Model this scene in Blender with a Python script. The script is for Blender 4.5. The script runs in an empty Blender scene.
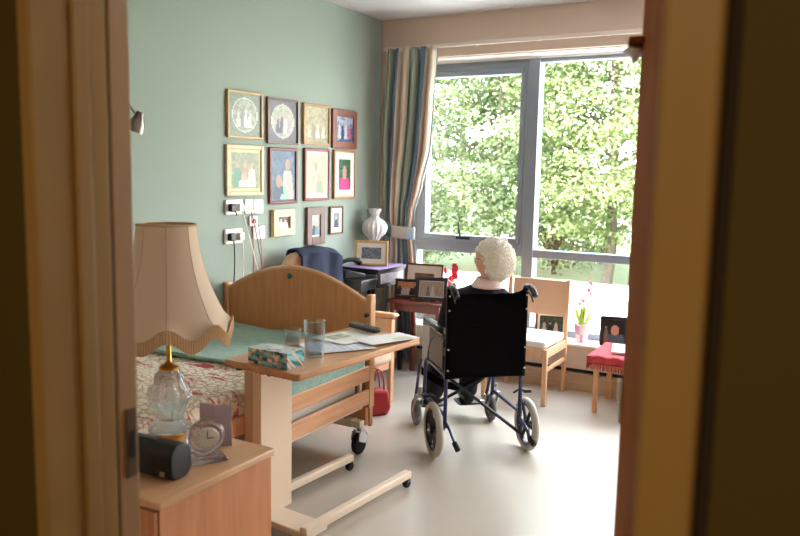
import bpy, bmesh, math, random
from math import sin, cos, pi, radians as R
from mathutils import Vector as V, Matrix, noise, Euler
random.seed(7)
S = bpy.context.scene
COL = S.collection

# ------------------------------------------------------------------ materials
def lin(c):
    return tuple(((x/255)/12.92 if x/255 <= .04045 else ((x/255+.055)/1.055)**2.4) for x in c)

MATS = {}
def mat(name, rgb, rough=.5, metal=0, var=0, vscale=8, bump=0, bscale=60, spec=.5, trans=0, ior=1.45,
        emit=None, estr=0, rgb2=None, stretch=(1, 1, 1), alpha=1, sheen=0, coat=0, sss=0):
    if name in MATS: return MATS[name]
    m = bpy.data.materials.new(name); m.use_nodes = True
    nt = m.node_tree; N = nt.nodes; L = nt.links
    p = N['Principled BSDF']
    c = lin(rgb)
    p.inputs['Base Color'].default_value = (*c, 1)
    p.inputs['Roughness'].default_value = rough
    p.inputs['Metallic'].default_value = metal
    p.inputs['Specular IOR Level'].default_value = spec
    p.inputs['Transmission Weight'].default_value = trans
    p.inputs['IOR'].default_value = ior
    p.inputs['Sheen Weight'].default_value = sheen
    p.inputs['Coat Weight'].default_value = coat
    if sss:
        p.inputs['Subsurface Weight'].default_value = sss
        p.inputs['Subsurface Scale'].default_value = .01
    if emit:
        p.inputs['Emission Color'].default_value = (*lin(emit), 1)
        p.inputs['Emission Strength'].default_value = estr
    tc = mp = None
    if var or bump or rgb2:
        tc = N.new('ShaderNodeTexCoord'); mp = N.new('ShaderNodeMapping')
        mp.inputs['Scale'].default_value = stretch
        L.new(tc.outputs['Object'], mp.inputs['Vector'])
    if var or rgb2:
        n = N.new('ShaderNodeTexNoise'); n.inputs['Scale'].default_value = vscale
        n.inputs['Detail'].default_value = 6
        L.new(mp.outputs[0], n.inputs['Vector'])
        r = N.new('ShaderNodeValToRGB')
        r.color_ramp.elements[0].position = .32; r.color_ramp.elements[1].position = .68
        c2 = lin(rgb2) if rgb2 else tuple(x*(1-var) for x in c)
        r.color_ramp.elements[0].color = (*c2, 1); r.color_ramp.elements[1].color = (*c, 1)
        L.new(n.outputs['Fac'], r.inputs[0]); L.new(r.outputs[0], p.inputs['Base Color'])
    if bump:
        n2 = N.new('ShaderNodeTexNoise'); n2.inputs['Scale'].default_value = bscale
        n2.inputs['Detail'].default_value = 4
        L.new(mp.outputs[0], n2.inputs['Vector'])
        b = N.new('ShaderNodeBump'); b.inputs['Strength'].default_value = bump
        b.inputs['Distance'].default_value = .01
        L.new(n2.outputs['Fac'], b.inputs['Height']); L.new(b.outputs[0], p.inputs['Normal'])
    MATS[name] = m
    return m

def wood(name, rgb, rgb2, axis='y', rough=.45, scale=3.0, coat=0):
    st = {'x': (1, 12, 12), 'y': (12, 1, 12), 'z': (12, 12, 1)}[axis]
    return mat(name, rgb, rough, rgb2=rgb2, vscale=scale, stretch=st, bump=.05, bscale=20, coat=coat)

def vcmat(name, rough=.5, spec=.3, bump=0, coat=0, sheen=0):
    if name in MATS: return MATS[name]
    m = mat(name, (128, 128, 128), rough, spec=spec, bump=bump, bscale=250, coat=coat, sheen=sheen)
    N = m.node_tree.nodes; a = N.new('ShaderNodeVertexColor'); a.layer_name = 'print'
    m.node_tree.links.new(a.outputs[0], N['Principled BSDF'].inputs['Base Color'])
    return m

def glassmat(name, refl=.05, tint=(255, 255, 255)):
    if name in MATS: return MATS[name]
    m = bpy.data.materials.new(name); m.use_nodes = True
    nt = m.node_tree; N = nt.nodes; L = nt.links
    N.remove(N['Principled BSDF'])
    t = N.new('ShaderNodeBsdfTransparent'); t.inputs[0].default_value = (*lin(tint), 1)
    g = N.new('ShaderNodeBsdfGlossy'); g.inputs['Roughness'].default_value = .02
    mx = N.new('ShaderNodeMixShader'); lw = N.new('ShaderNodeLayerWeight'); pw = N.new('ShaderNodeMath'); pw.operation = 'POWER'; pw.inputs[1].default_value = 3; L.new(lw.outputs['Facing'], pw.inputs[0]); f = N.new('ShaderNodeMath'); f.operation = 'MULTIPLY_ADD'; f.inputs[1].default_value = refl*6; f.inputs[2].default_value = refl*.5; L.new(pw.outputs[0], f.inputs[0])
    L.new(f.outputs[0], mx.inputs[0]); L.new(t.outputs[0], mx.inputs[1]); L.new(g.outputs[0], mx.inputs[2])
    L.new(mx.outputs[0], N['Material Output'].inputs[0])
    MATS[name] = m
    return m

BEECH = wood('beech', (212, 160, 116), (196, 140, 96), 'y')
BEECHX = wood('beech_x', (212, 160, 116), (196, 140, 96), 'x')
BEECHZ = wood('beech_z', (212, 160, 116), (196, 140, 96), 'z')
BOARD = wood('footboard_wood', (220, 154, 102), (204, 138, 86), 'z', scale=5)
OAKTOP = wood('worktop_wood', (205, 158, 116), (190, 140, 98), 'y', rough=.3)
CABW = wood('cabinet_wood', (205, 140, 96), (190, 124, 80), 'z')
CHAIRW = wood('pale_chair_wood', (222, 178, 140), (208, 160, 120), 'z')
MAHOG = wood('mahogany', (120, 56, 40), (92, 38, 28), 'x', rough=.25, coat=.3)
CREAM = mat('cream_laminate', (226, 205, 178), .45)
CREAM2 = mat('cream_metal', (222, 205, 182), .4)
BLACK = mat('black_plastic', (16, 16, 18), .4)
RUBBER = mat('black_rubber', (20, 20, 22), .8)
CHROME = mat('chrome', (205, 205, 210), .2, metal=1)
STEEL = mat('brushed_steel', (170, 165, 160), .35, metal=1)
WHITE = mat('white_plastic', (228, 226, 222), .35)
BRASS = mat('brass', (200, 150, 70), .3, metal=1)

# ------------------------------------------------------------------ mesh builder
class B:
    def __init__(s): s.bm = bmesh.new(); s.M = Matrix.Identity(4)
    def _v(s, p): return s.bm.verts.new(s.M @ V(p))
    def box(s, x0, x1, y0, y1, z0, z1):
        v = [s._v((x, y, z)) for z in (z0, z1) for y in (y0, y1) for x in (x0, x1)]
        for f in ((0, 2, 3, 1), (4, 5, 7, 6), (0, 1, 5, 4), (2, 6, 7, 3), (0, 4, 6, 2), (1, 3, 7, 5)):
            s.bm.faces.new([v[i] for i in f])
        return s
    def prism(s, pts, axis, a, b):
        def P(p, t):
            return {'x': (t, p[0], p[1]), 'y': (p[0], t, p[1]), 'z': (p[0], p[1], t)}[axis]
        lo = [s._v(P(p, a)) for p in pts]; hi = [s._v(P(p, b)) for p in pts]
        n = len(pts)
        s.bm.faces.new(lo[::-1]); s.bm.faces.new(hi)
        for i in range(n):
            s.bm.faces.new((lo[i], lo[(i+1) % n], hi[(i+1) % n], hi[i]))
        return s
    def tube(s, pts, r, seg=10, closed=False):
        pts = [V(p) for p in pts]; n = len(pts); rings = []
        rr = r if isinstance(r, (list, tuple)) else [r]*n
        up = V((0, 0, 1)); t0 = None; nrm = None
        for i, p in enumerate(pts):
            if closed: t = pts[(i+1) % n]-pts[i-1]
            else: t = pts[min(i+1, n-1)]-pts[max(i-1, 0)]
            t.normalize()
            if nrm is None:
                a = V((0, 0, 1)) if abs(t.z) < .9 else V((1, 0, 0))
                nrm = t.cross(a).normalized()
            else:
                q = t0.rotation_difference(t); nrm = (q @ nrm); nrm = (nrm - t*nrm.dot(t)).normalized()
            t0 = t; bn = t.cross(nrm)
            rings.append([s._v(p+(nrm*cos(2*pi*k/seg)+bn*sin(2*pi*k/seg))*rr[i]) for k in range(seg)])
        m = n if closed else n-1
        for i in range(m):
            a, b = rings[i], rings[(i+1) % n]
            for k in range(seg):
                s.bm.faces.new((a[k], a[(k+1) % seg], b[(k+1) % seg], b[k]))
        if not closed:
            s.bm.faces.new(rings[0][::-1]); s.bm.faces.new(rings[-1])
        return s
    def lathe(s, prof, c=(0, 0, 0), seg=32, axis='z', flute=0, nf=12, caps=True):
        rings = []
        for (r, z) in prof:
            ring = []
            for k in range(seg):
                a = 2*pi*k/seg; q = r*(1+flute*cos(nf*a))
                p = {'z': (q*cos(a), q*sin(a), z), 'x': (z, q*cos(a), q*sin(a)), 'y': (q*sin(a), z, q*cos(a))}[axis]
                ring.append(s._v((p[0]+c[0], p[1]+c[1], p[2]+c[2])))
            rings.append(ring)
        for a, b in zip(rings, rings[1:]):
            for k in range(seg):
                s.bm.faces.new((a[k], a[(k+1) % seg], b[(k+1) % seg], b[k]))
        if caps and prof[0][0] > 1e-4: s.bm.faces.new(rings[0][::-1])
        if caps and prof[-1][0] > 1e-4: s.bm.faces.new(rings[-1])
        return s
    def ball(s, c, r, seg=16, rings=10, fn=None):
        if not isinstance(r, (list, tuple)): r = (r, r, r)
        top = s._v((c[0], c[1], c[2]+r[2])); bot = s._v((c[0], c[1], c[2]-r[2])); rg = []
        for i in range(1, rings):
            t = pi*i/rings
            rg.append([s._v((c[0]+r[0]*sin(t)*cos(2*pi*k/seg), c[1]+r[1]*sin(t)*sin(2*pi*k/seg), c[2]+r[2]*cos(t))) for k in range(seg)])
        for k in range(seg):
            s.bm.faces.new((top, rg[0][k], rg[0][(k+1) % seg])); s.bm.faces.new((bot, rg[-1][(k+1) % seg], rg[-1][k]))
        for a, b in zip(rg, rg[1:]):
            for k in range(seg): s.bm.faces.new((a[k], b[k], b[(k+1) % seg], a[(k+1) % seg]))
        return s
    def sheet(s, fn, nu, nv):
        g = [[s._v(fn(i/nu, j/nv)) for i in range(nu+1)] for j in range(nv+1)]
        for j in range(nv):
            for i in range(nu):
                s.bm.faces.new((g[j][i], g[j][i+1], g[j+1][i+1], g[j+1][i]))
        return s
    def out(s, name, m, parent=None, loc=(0, 0, 0), rot=0, bevel=0, smooth=False, solid=0, sub=0, color=None, seg=2, fixn=True):
        me = bpy.data.meshes.new(name)
        bmesh.ops.remove_doubles(s.bm, verts=s.bm.verts, dist=1e-6)
        if fixn: bmesh.ops.recalc_face_normals(s.bm, faces=s.bm.faces)
        if color:
            cl = s.bm.loops.layers.float_color.new('print')
            for i, f in enumerate(s.bm.faces):
                c = color(i, f)
                for l in f.loops: l[cl] = (*lin(c), 1)
        s.bm.to_mesh(me); s.bm.free()
        o = bpy.data.objects.new(name, me); COL.objects.link(o)
        me.materials.append(m)
        if parent: o.parent = parent
        o.location = loc; o.rotation_euler = (0, 0, rot)
        if solid:
            q = o.modifiers.new('t', 'SOLIDIFY'); q.thickness = solid; q.offset = 0
        if bevel:
            q = o.modifiers.new('b', 'BEVEL'); q.width = bevel; q.segments = seg; q.limit_method = 'ANGLE'; q.angle_limit = R(40)
        if sub:
            q = o.modifiers.new('s', 'SUBSURF'); q.levels = sub; q.render_levels = sub
        if smooth or bevel or sub:
            me.polygons.foreach_set('use_smooth', [True]*len(me.polygons))
            if not sub:
                me.set_sharp_from_angle(angle=R(38))
        return o

def thing(name, label, cat, loc=(0, 0, 0), rot=0, group=None):
    o = bpy.data.objects.new(name, None); COL.objects.link(o)
    o.empty_display_size = .05
    o.location = loc; o.rotation_euler = (0, 0, rot)
    return tag(o, label, cat, group)
def tag(o, label, cat, group=None):
    o['label'] = label; o['category'] = cat
    if group: o['group'] = group
    return o
def struct(o):
    o['kind'] = 'structure'; return o
def bx(*a): return B().box(*a)
def bez(p0, p1, p2, n=10):
    p0, p1, p2 = V(p0), V(p1), V(p2)
    return [p0*(1-t)**2+p1*2*t*(1-t)+p2*t*t for t in [i/n for i in range(n+1)]]
def rrect(w, h, r, n=4, cx=0, cy=0):
    pts = []
    for sx, sy, a0 in ((1, 1, 0), (-1, 1, 90), (-1, -1, 180), (1, -1, 270)):
        for i in range(n+1):
            a = R(a0+90*i/n); pts.append((cx+sx*(w/2-r)+r*cos(a), cy+sy*(h/2-r)+r*sin(a)))
    return pts

# ------------------------------------------------------------------ room
XL, XR, YF, YB, YW, H = -3.30, 1.10, .90, 5.47, 5.72, 2.82
SAGE = mat('sage_paint', (143, 156, 145), .75, bump=.02, bscale=120)
BEIGE = mat('beige_paint', (208, 186, 170), .8, bump=.02, bscale=120)
CEIL = mat('ceiling_paint', (196, 193, 190), .85)
FLOOR = mat('floor_vinyl', (186, 177, 165), .27, var=.05, vscale=3, bump=.015, bscale=7, spec=.75)
DARKW = mat('corridor_paint', (84, 68, 20), .8)
JAMB = mat('painted_timber', (170, 134, 80), .55, var=.06, vscale=6, stretch=(6, 6, .5))
SKIRT = wood('skirting_wood', (200, 172, 142), (184, 154, 124), 'x')
WFR = mat('window_grey', (130, 138, 150), .35, spec=.5)
GLASS = glassmat('pane_glass')
ext = mat('outside_render', (200, 196, 188), .8)

struct(bx(-3.5, 1.3, YF, 5.95, -.12, 0).out('floor', FLOOR))
struct(bx(-3.5, 1.3, .72, 5.95, H, H+.25).out('ceiling', CEIL))
struct(bx(XL-.2, XL, .72, 5.95, 0, H).out('wall_left', SAGE))
struct(bx(XR, XR+.2, .72, 5.95, 0, H).out('wall_right', BEIGE))
w = B()
w.box(XL, XR, YB, YB+.38, 2.505, H)            # above the window
w.box(XL, -3.085, YB, YB+.38, 0, 2.505)         # left of it
w.box(.9, XR, YB, YB+.38, 0, 2.505)
w.box(-3.085, .9, YB, YB+.38, .165, .335)      # under it
w.box(-3.085, .9, YB+.12, YB+.38, 0, .165)
struct(w.out('wall_back', BEIGE))
struct(bx(-3.085, .9, YB+.02, YB+.11, .138, .16).out('trim_1', BLACK))
struct(bx(XL, XR, YB-.012, YB, 0, .136).out('baseboard_back', SKIRT, bevel=.003))
struct(bx(XL, XL+.012, YF, YB-.012, 0, .11).out('baseboard_left', SKIRT, bevel=.003))
struct(bx(-3.085, .9, YB-.02, 5.66, .335, .352).out('trim_2', mat('sill_white', (236, 228, 216), .3), bevel=.005))
# wall with the doorway
OX0, OX1, OZ = -1.05, -.137, 2.13
w = B(); w.box(XL-.2, OX0-.03, .735, YF, 0, H); w.box(OX1+.03, XR+.2, .735, YF, 0, H); w.box(OX0-.03, OX1+.03, .735, YF, OZ+.03, H)
wf = struct(w.out('wall_front', DARKW)); wf.data.materials.append(BEIGE)
for f in wf.data.polygons:
    if f.normal.y > .5: f.material_index = 1
fr = thing('door_frame', '', ''); del fr['label']; del fr['category']; fr.name = 'trim_3'; struct(fr)
B().box(OX0-.03, OX0, .73, .868, 0, OZ).box(OX0-.03, OX0-.012, .868, .915, 0, OZ).box(OX0, OX0+.006, .80, .83, 0, OZ).out('left_lining', JAMB, fr, bevel=.004)
B().box(OX0-.014, OX0-.004, .868, .873, 0, OZ).out('door_seal', mat('seal_gap_dark', (50, 36, 26), .9), fr)
B().box(OX0-.012, OX0-.001, .874, .915, 0, OZ).out('rebate_strip', mat('timber_edge', (180, 146, 110), .5), fr, bevel=.002)
B().box(OX1, OX1+.03, .736, .915, 0, OZ).out('right_lining', JAMB, fr, bevel=.003)
B().box(OX1+.0485, OX1+.058, .728, .7345, 0, OZ+.06).out('shadow_gap_strip', MATS['seal_gap_dark'], fr)  # dark strip put in as the shaded gap beside the architrave
B().box(OX1-.004, OX1+.048, .706, .7345, 0, OZ+.06).out('architrave', JAMB, fr, bevel=.006)
B().box(OX0-.03, OX1+.03, .736, .915, OZ, OZ+.03).out('head_lining', JAMB, fr, bevel=.003)
s = B(); s.box(OX0-.001, OX0+.003, .886, .908, 1.035, 1.16)
s.out('strike_plate', mat('worn_steel', (110, 90, 70), .5, metal=.5), fr, bevel=.001)
B().box(OX0+.002, OX0+.0045, .891, .903, 1.07, 1.12).out('latch_hole', BLACK, fr)

# corridor shell behind the camera
struct(bx(-2.0, 1.4, -2.3, .90, -.12, -.001).out('corridor_floor', mat('corridor_carpet', (60, 40, 26), .9)))
struct(bx(-2.0, 1.4, -2.3, .72, H, H+.25).out('corridor_ceiling', mat('corridor_ceiling_paint', (150, 130, 100), .9)))
c = B(); c.box(-2.0, -1.9, -2.2, .735, -.001, H); c.box(1.3, 1.4, -2.2, .735, -.001, H); c.box(-2.0, 1.4, -2.3, -2.2, -.001, H)
struct(c.out('corridor_wall', DARKW))

# door leaf swung into the room
th = math.atan2(.87, -.25) - pi/2   # leaf direction
dl = thing('door_1', '', '', (-.152, .935, 0), th); del dl['label']; del dl['category']; struct(dl)
DOORW = wood('door_wood', (160, 94, 34), (138, 76, 24), 'z', rough=.85); DOORW.node_tree.nodes['Principled BSDF'].inputs['Specular IOR Level'].default_value = .1
bx(-.0, .044, 0, .905, .008, 2.10).out('door_leaf', DOORW, dl, bevel=.002)
h = B(); h.prism(rrect(.022, .055, .010, 4, .875, 1.085), 'x', -.014, -.0005)
h.out('door_pull', mat('pull_steel', (225, 225, 225), .25, metal=.3), dl, bevel=.006, seg=3)
h = B(); h.box(-.006, .05, .885, .915, 1.0, 1.09); h.out('latch_plate', mat('latch_steel', (200, 200, 200), .3, metal=.7), dl, bevel=.002)
h = B()
h.box(-.032, -.0005, .82, .88, 1.872, 1.888)
k = thing('coat_hook', 'white knob coat hook under a small brown block near the top of the open door', 'hook', dl.matrix_basis @ V((0, 0, 0)), th)
h.out('back_block', DOORW, k, bevel=.003)
B().lathe([(.0, -.024), (.006, -.024), (.009, -.012), (.022, -.006), (.026, 0.002), (.02, .008), (.0, .010)], (-.016, .86, 1.861), 24).out('knob', WHITE, k, smooth=True)
hg = []
for z in (1.13, 1.66):
    h = B(); h.tube([(-.146, .921, z-.045), (-.146, .921, z+.045)], .006); h.box(-.1405, -.1375, .885, .92, z-.045, z+.045)
    h.out('hinge', STEEL, fr, smooth=True)

# ------------------------------------------------------------------ window
win = thing('window_1', '', ''); del win['label']; del win['category']; struct(win)
y0, y1 = 5.67, 5.77
f = B()
f.box(-3.085, -3.045, y0, y1, .352, 2.48); f.box(-2.10, -2.01, y0-.01, y1, .352, 2.48); f.box(-.43, -.36, y0-.01, y1, .352, 2.48); f.box(.84, .9, y0, y1, .352, 2.48)
f.box(-3.045, .84, y0+.005, y1, 2.452, 2.48); f.box(-3.045, .84, y0+.005, y1, .95, 1.012); f.box(-3.045, .84, y0+.005, y1, .352, .40)
f.out('window_frame', WFR, win, bevel=.004)
B().box(-3.085, .9, 5.655, 5.80, 2.48, 2.5045).out('head_trim', mat('head_white', (232, 228, 222), .5), win)
B().box(-3.085, .9, 5.50, 5.655, 2.495, 2.5045).out('soffit_board', mat('head_white', (232, 228, 222)), win)
f = B()
def ring(b, x0, x1, z0, z1, t, ya, yb, tr=None):
    tr = tr or t
    b.box(x0, x0+t, ya, yb, z0, z1); b.box(x1-tr, x1, ya, yb, z0, z1); b.box(x0+t, x1-tr, ya, yb, z0, z0+t); b.box(x0+t, x1-tr, ya, yb, z1-t, z1)
sx0, sx1, sz0, sz1 = -3.045, -2.10, 1.012, 2.452
ring(f, sx0+.001, sx1-.001, sz0+.001, sz1-.001, .036, y0-.012, y1-.01, .020)
f.out('casement_frame', WFR, win, bevel=.004)
f = B(); ring(f, sx0+.039, sx1-.023, sz0+.039, sz1-.039, .042, y0-.022, y1-.02, .032)
sash = f.out('sash', WFR, win, bevel=.006)
h = B(); h.box(-2.665, -2.545, y0-.036, y0-.022, 1.062, 1.084); h.tube(bez((-2.62, y0-.04, 1.075), (-2.62, y0-.06, 1.09), (-2.635, y0-.055, 1.20)), .008)
h.out('window_handle', BLACK, sash, smooth=True)
g = B()
for (xa, xb, za, zb) in ((-2.964, -2.155, 1.093, 2.371), (-2.01, -.43, 1.012, 2.452), (-.36, .84, 1.012, 2.452), (-3.045, -2.10, .40, .95), (-2.01, -.43, .40, .95), (-.36, .84, .40, .95)):
    B().box(xa, xb, 5.735, 5.739, za, zb).out('pane', GLASS, win)
# curtain rail
cr = thing('curtain_rail', 'long white curtain rail fixed along the wall above the window', 'curtain rail', (0, 5.40, 2.58))
B().box(-3.24, .95, -.008, .008, -.016, .012).out('rail', mat('rail_white', (222, 208, 196), .4), cr, bevel=.003)
for x in (-3.0, -2.45, -1.95, -1.45, -.9, .0, .8):
    B().box(x-.01, x+.01, .008, .07, -.008, .008).out('bracket', WHITE, cr)

# ------------------------------------------------------------------ curtain
cu = thing('curtain', 'striped blue, cream and sage curtain drawn to the left of the window', 'curtain', (0, 5.38, 0))
def lerp(a, b, t): return a+(b-a)*t
def interp(tab, z):
    for (za, a), (zb, b) in zip(tab, tab[1:]):
        if za >= z >= zb:
            t = (za-z)/(za-zb); t = t*t*(3-2*t)*.5+t*.5
            return lerp(a, b, t)
    return tab[-1][1]
LE = [(2.61, -3.215), (1.8, -3.25), (1.13, -3.215), (.9, -3.225), (.06, -3.235)]
RE = [(2.61, -2.745), (2.1, -2.765), (1.8, -2.785), (1.5, -2.85), (1.28, -2.91), (1.13, -2.925), (.9, -2.89), (.06, -2.86)]
AM = [(2.61, .026), (2.45, .034), (1.5, .036), (1.13, .014), (.9, .024), (.06, .03)]
def cfn(u, v):
    z = 2.575-v*2.515
    a, b = interp(LE, z), interp(RE, z); am = interp(AM, z)
    ph = u*2*pi*6.5+.7*sin(v*3+u*5)
    x = a+(b-a)*u+.3*am*cos(ph*1.0+.5)
    y = am*sin(ph)+.006*sin(17*v+9*u)
    if v < .035: y += .006*sin(u*2*pi*26)
    return (x, y-.0, z)
STR = [(150, 162, 150), (150, 162, 150), (150, 162, 150), (222, 208, 192), (100, 122, 142), (100, 122, 142), (222, 208, 192), (206, 184, 168), (206, 184, 168), (206, 184, 168), (216, 206, 190), (134, 152, 148), (222, 210, 194)]
NU = 130
def ccol(i, f):
    u = (i % NU)/NU; k = int(u*26+12) % len(STR); return STR[k]
B().sheet(cfn, NU, 60).out('drape', vcmat('curtain_cloth', .85, .1, bump=.1), cu, smooth=True, solid=.003, color=ccol, fixn=False)
t = B()
pts = []
n = 40
for i in range(n):
    a = 2*pi*i/n; pts.append((-3.07+.155*cos(a), .005+.045*sin(a)))
def tb(u, v):
    a = 2*pi*u+pi; return (-3.07+.155*cos(a), .002+.046*sin(a), 1.165-.10*v+.02*cos(a)*-1+.012*abs(cos(a)))
TC = [(196, 190, 176), (196, 190, 176), (112, 132, 124), (200, 192, 176), (200, 192, 176), (158, 178, 196), (158, 178, 196)]
t.sheet(tb, 56, 5).out('tieback', MATS['curtain_cloth'], cu, smooth=True, solid=.004, color=lambda i, f: TC[int((i % 56)/56*14) % 7], fixn=False)

# ------------------------------------------------------------------ printed pictures
PR = vcmat('photo_print', .35, .4)
def hsh(i, j, k=0): return noise.noise(V((i*.37+k*9.1, j*.41+k*3.3, k*5.7)))
def paint(spec, nx=30, ny=38):
    """spec: bg, bg2, oval, mat, figs[(cx, top, halfwidth, colour, headcolour)]"""
    bg, bg2 = spec['bg'], spec.get('bg2', spec['bg']); k = spec.get('k', 1)
    def fn(i, f):
        a, b = (i % nx+.5)/nx, (i//nx+.5)/ny
        n = .5+.9*hsh(a*spec.get('f', 26), b*spec.get('f', 26), k)+spec.get('grad', 0)*(b-.5)
        n = max(0, min(1, n)); c = [lerp(bg[q], bg2[q], n) for q in range(3)]
        for (cx, top, hw, fc, hc) in spec.get('figs', ()):
            hr = hw*.42; hy = top-hr
            ww = hw*(.45+.55*min(1, (top-b)/max(.01, top)*1.3))
            if spec.get('base', .05) < b < top-2*hr and abs(a-cx) < ww:
                s2 = 1+.12*hsh(a*60, b*60, 3); c = [min(255, q*s2) for q in fc]
            if ((a-cx)/hr)**2+((b-hy)/hr/ny*nx)**2 < 1: c = list(hc)
        if spec.get('oval'):
            e = ((a-.5)/.37)**2+((b-.5)/.38)**2
            if e > 1.0:
                o = spec['oval']; s2 = 1+.25*hsh(a*40, b*40, 7); c = [max(0, min(255, q*s2)) for q in o]
            if 1.0 < e < 1.16: c = [225, 222, 205]
        return [q*.78 for q in c]
    return fn
SK = (222, 178, 150)
def framed(name, label, w, h, fw, fcol, spec, loc, rotz, matc=None, mw=0, depth=.02, lean=0, group=None, metal=0, cat='picture frame', rough=.4, standing=False):
    """Stands in local XZ plane, facing -Y, base at z=0."""
    t = thing(name, label, cat, loc, rotz, group)
    if lean: t.rotation_euler = (lean, 0, rotz)
    m = mat('frame_%d_%d_%d' % fcol, fcol, rough, metal=metal, var=.15, vscale=25)
    f = B(); x = w/2
    f.box(-x, -x+fw, -depth, 0, 0, h); f.box(x-fw, x, -depth, 0, 0, h); f.box(-x+fw, x-fw, -depth, 0, 0, fw); f.box(-x+fw, x-fw, -depth, 0, h-fw, h)
    f.out('frame', m, t, bevel=min(.004, fw*.25))
    B().box(-x+fw*.5, x-fw*.5, -depth*.35, -.001, fw*.5, h-fw*.5).out('backing', mat('backing_card', (120, 100, 80), .9), t)
    yy = -depth*.5
    if mw:
        g = B(); ring(g, -x+fw, x-fw, fw, h-fw, mw, yy-.002, yy); g.out('mount', mat('mount_%d_%d_%d' % matc, matc, .7), t)
    e = fw+mw
    px0, px1, pz0, pz1 = -x+e, x-e, e, h-e
    g = B(); g.sheet(lambda u, v: (lerp(px0, px1, u), yy-.0004, lerp(pz0, pz1, v)), 30, 38)
    g.out('photograph', PR, t, color=paint(spec), fixn=False)
    if standing:
        B().prism([(0, h*.75), (.0, h*.72), (h*.35, .0+h*.0), (h*.38, .0)], 'x', -.02, .02).out('easel_strut', BLACK, t)
    return t

def wallpic(y0, y1, z0, z1, *a, **k):
    return lambda name, label, fw, fcol, spec, **kw: framed(name, label, y1-y0, z1-z0, fw, fcol, spec, (XL+.001, (y0+y1)/2, z0), R(90), group='framed family photographs on the green wall', **kw)
# rotz=90 puts local -Y towards world +X
GOLD = (196, 160, 104)
GR1 = dict(bg=(92, 112, 78), bg2=(150, 160, 120), k=1)
wallpic(3.606, 3.938, 1.789, 2.083)('wall_photograph', 'thin gold frame, oval green garden wedding group, top left of the wall pictures', .014, GOLD,
    dict(bg=(110, 130, 95), bg2=(180, 190, 165), oval=(116, 132, 98), k=2, figs=[(.3, .62, .07, (216, 210, 200), SK), (.42, .68, .06, (120, 130, 120), SK), (.53, .68, .07, (230, 226, 216), SK), (.66, .62, .07, (210, 214, 220), SK)], base=.22))
wallpic(3.989, 4.325, 1.771, 2.074)('wall_photograph', 'frame with dark grey mount and pale oval, second picture of the top row', .012, (120, 92, 72),
    dict(bg=(150, 160, 140), bg2=(216, 220, 190), oval=(84, 80, 92), k=3, figs=[(.33, .6, .07, (60, 52, 80), SK), (.46, .66, .07, (70, 58, 96), SK), (.58, .64, .08, (232, 228, 224), SK), (.7, .6, .06, (180, 170, 190), SK)], base=.2))
wallpic(4.383, 4.710, 1.781, 2.070)('wall_photograph', 'gold frame with yellow-green group photo, third picture of the top row', .016, (180, 140, 90),
    dict(bg=(150, 140, 90), bg2=(205, 195, 150), k=4, grad=.5, figs=[(.2, .5, .07, (200, 200, 170), SK), (.38, .55, .06, (140, 130, 90), SK), (.55, .56, .08, (235, 232, 215), SK), (.78, .52, .08, (226, 220, 200), SK)], base=.14))
wallpic(4.742, 5.077, 1.770, 2.060)('wall_photograph', 'wide red-brown frame with blue and white wedding photo, right end of the top row', .052, (128, 76, 62),
    dict(bg=(40, 90, 150), bg2=(190, 200, 215), k=5, grad=1.2, figs=[(.2, .75, .09, (225, 225, 235), SK), (.38, .7, .07, (30, 50, 110), SK), (.58, .74, .1, (235, 232, 240), SK), (.8, .7, .09, (210, 110, 130), SK)], base=.1))
wallpic(3.593, 3.947, 1.426, 1.746)('wall_photograph', 'wide cream and gold frame with faded green group photo, left end of the middle row', .026, (216, 180, 140),
    dict(bg=(110, 130, 80), bg2=(186, 176, 140), k=6, figs=[(.22, .7, .15, (60, 150, 110), SK), (.5, .72, .16, (190, 150, 110), SK), (.75, .7, .16, (226, 220, 212), SK), (.45, .4, .2, (232, 228, 220), SK)], base=.02), matc=(196, 196, 160), mw=.022)
wallpic(4.009, 4.315, 1.365, 1.744)('wall_photograph', 'dark red frame, two people seated against a blue backdrop', .02, (112, 46, 44),
    dict(bg=(58, 92, 130), bg2=(100, 136, 170), k=8, figs=[(.68, .82, .24, (226, 196, 186), (200, 150, 120)), (.32, .5, .26, (46, 76, 106), (196, 150, 124)), (.58, .3, .2, (170, 216, 196), (170, 216, 196))], base=.02))
wallpic(4.397, 4.708, 1.378, 1.755)('wall_photograph', 'dark red frame with pale mount and faint seated couple portrait', .02, (122, 58, 50),
    dict(bg=(196, 186, 152), bg2=(226, 214, 186), k=9, figs=[(.45, .8, .2, (190, 196, 180), (186, 156, 136)), (.65, .52, .2, (150, 170, 140), SK), (.3, .45, .16, (224, 190, 180), SK)], base=.02), matc=(222, 206, 176), mw=.03)
wallpic(4.766, 5.065, 1.386, 1.755)('wall_photograph', 'light wood frame with white mount and figure in a bright pink gown', .018, (176, 132, 92),
    dict(bg=(26, 70, 44), bg2=(90, 140, 100), k=10, figs=[(.5, .74, .42, (236, 60, 150), SK)], base=.02), matc=(232, 226, 212), mw=.05)
wallpic(4.039, 4.271, 1.144, 1.324)('wall_photograph', 'small pale wooden frame with dark photo of two people, nearest the sockets', .05, (226, 204, 158),
    dict(bg=(70, 56, 84), bg2=(130, 110, 120), k=11, figs=[(.3, .8, .22, (220, 216, 220), SK), (.68, .72, .24, (236, 232, 236), SK)], base=.02), depth=.03)
wallpic(4.424, 4.648, 1.056, 1.331)('wall_photograph', 'small wide brown frame holding a narrow photo of two standing people', .058, (112, 84, 80),
    dict(bg=(206, 204, 198), bg2=(232, 228, 222), k=12, figs=[(.3, .75, .26, (50, 60, 90), SK), (.66, .68, .26, (90, 150, 170), SK)], base=.02), matc=(216, 206, 196), mw=.008, depth=.025)
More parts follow.
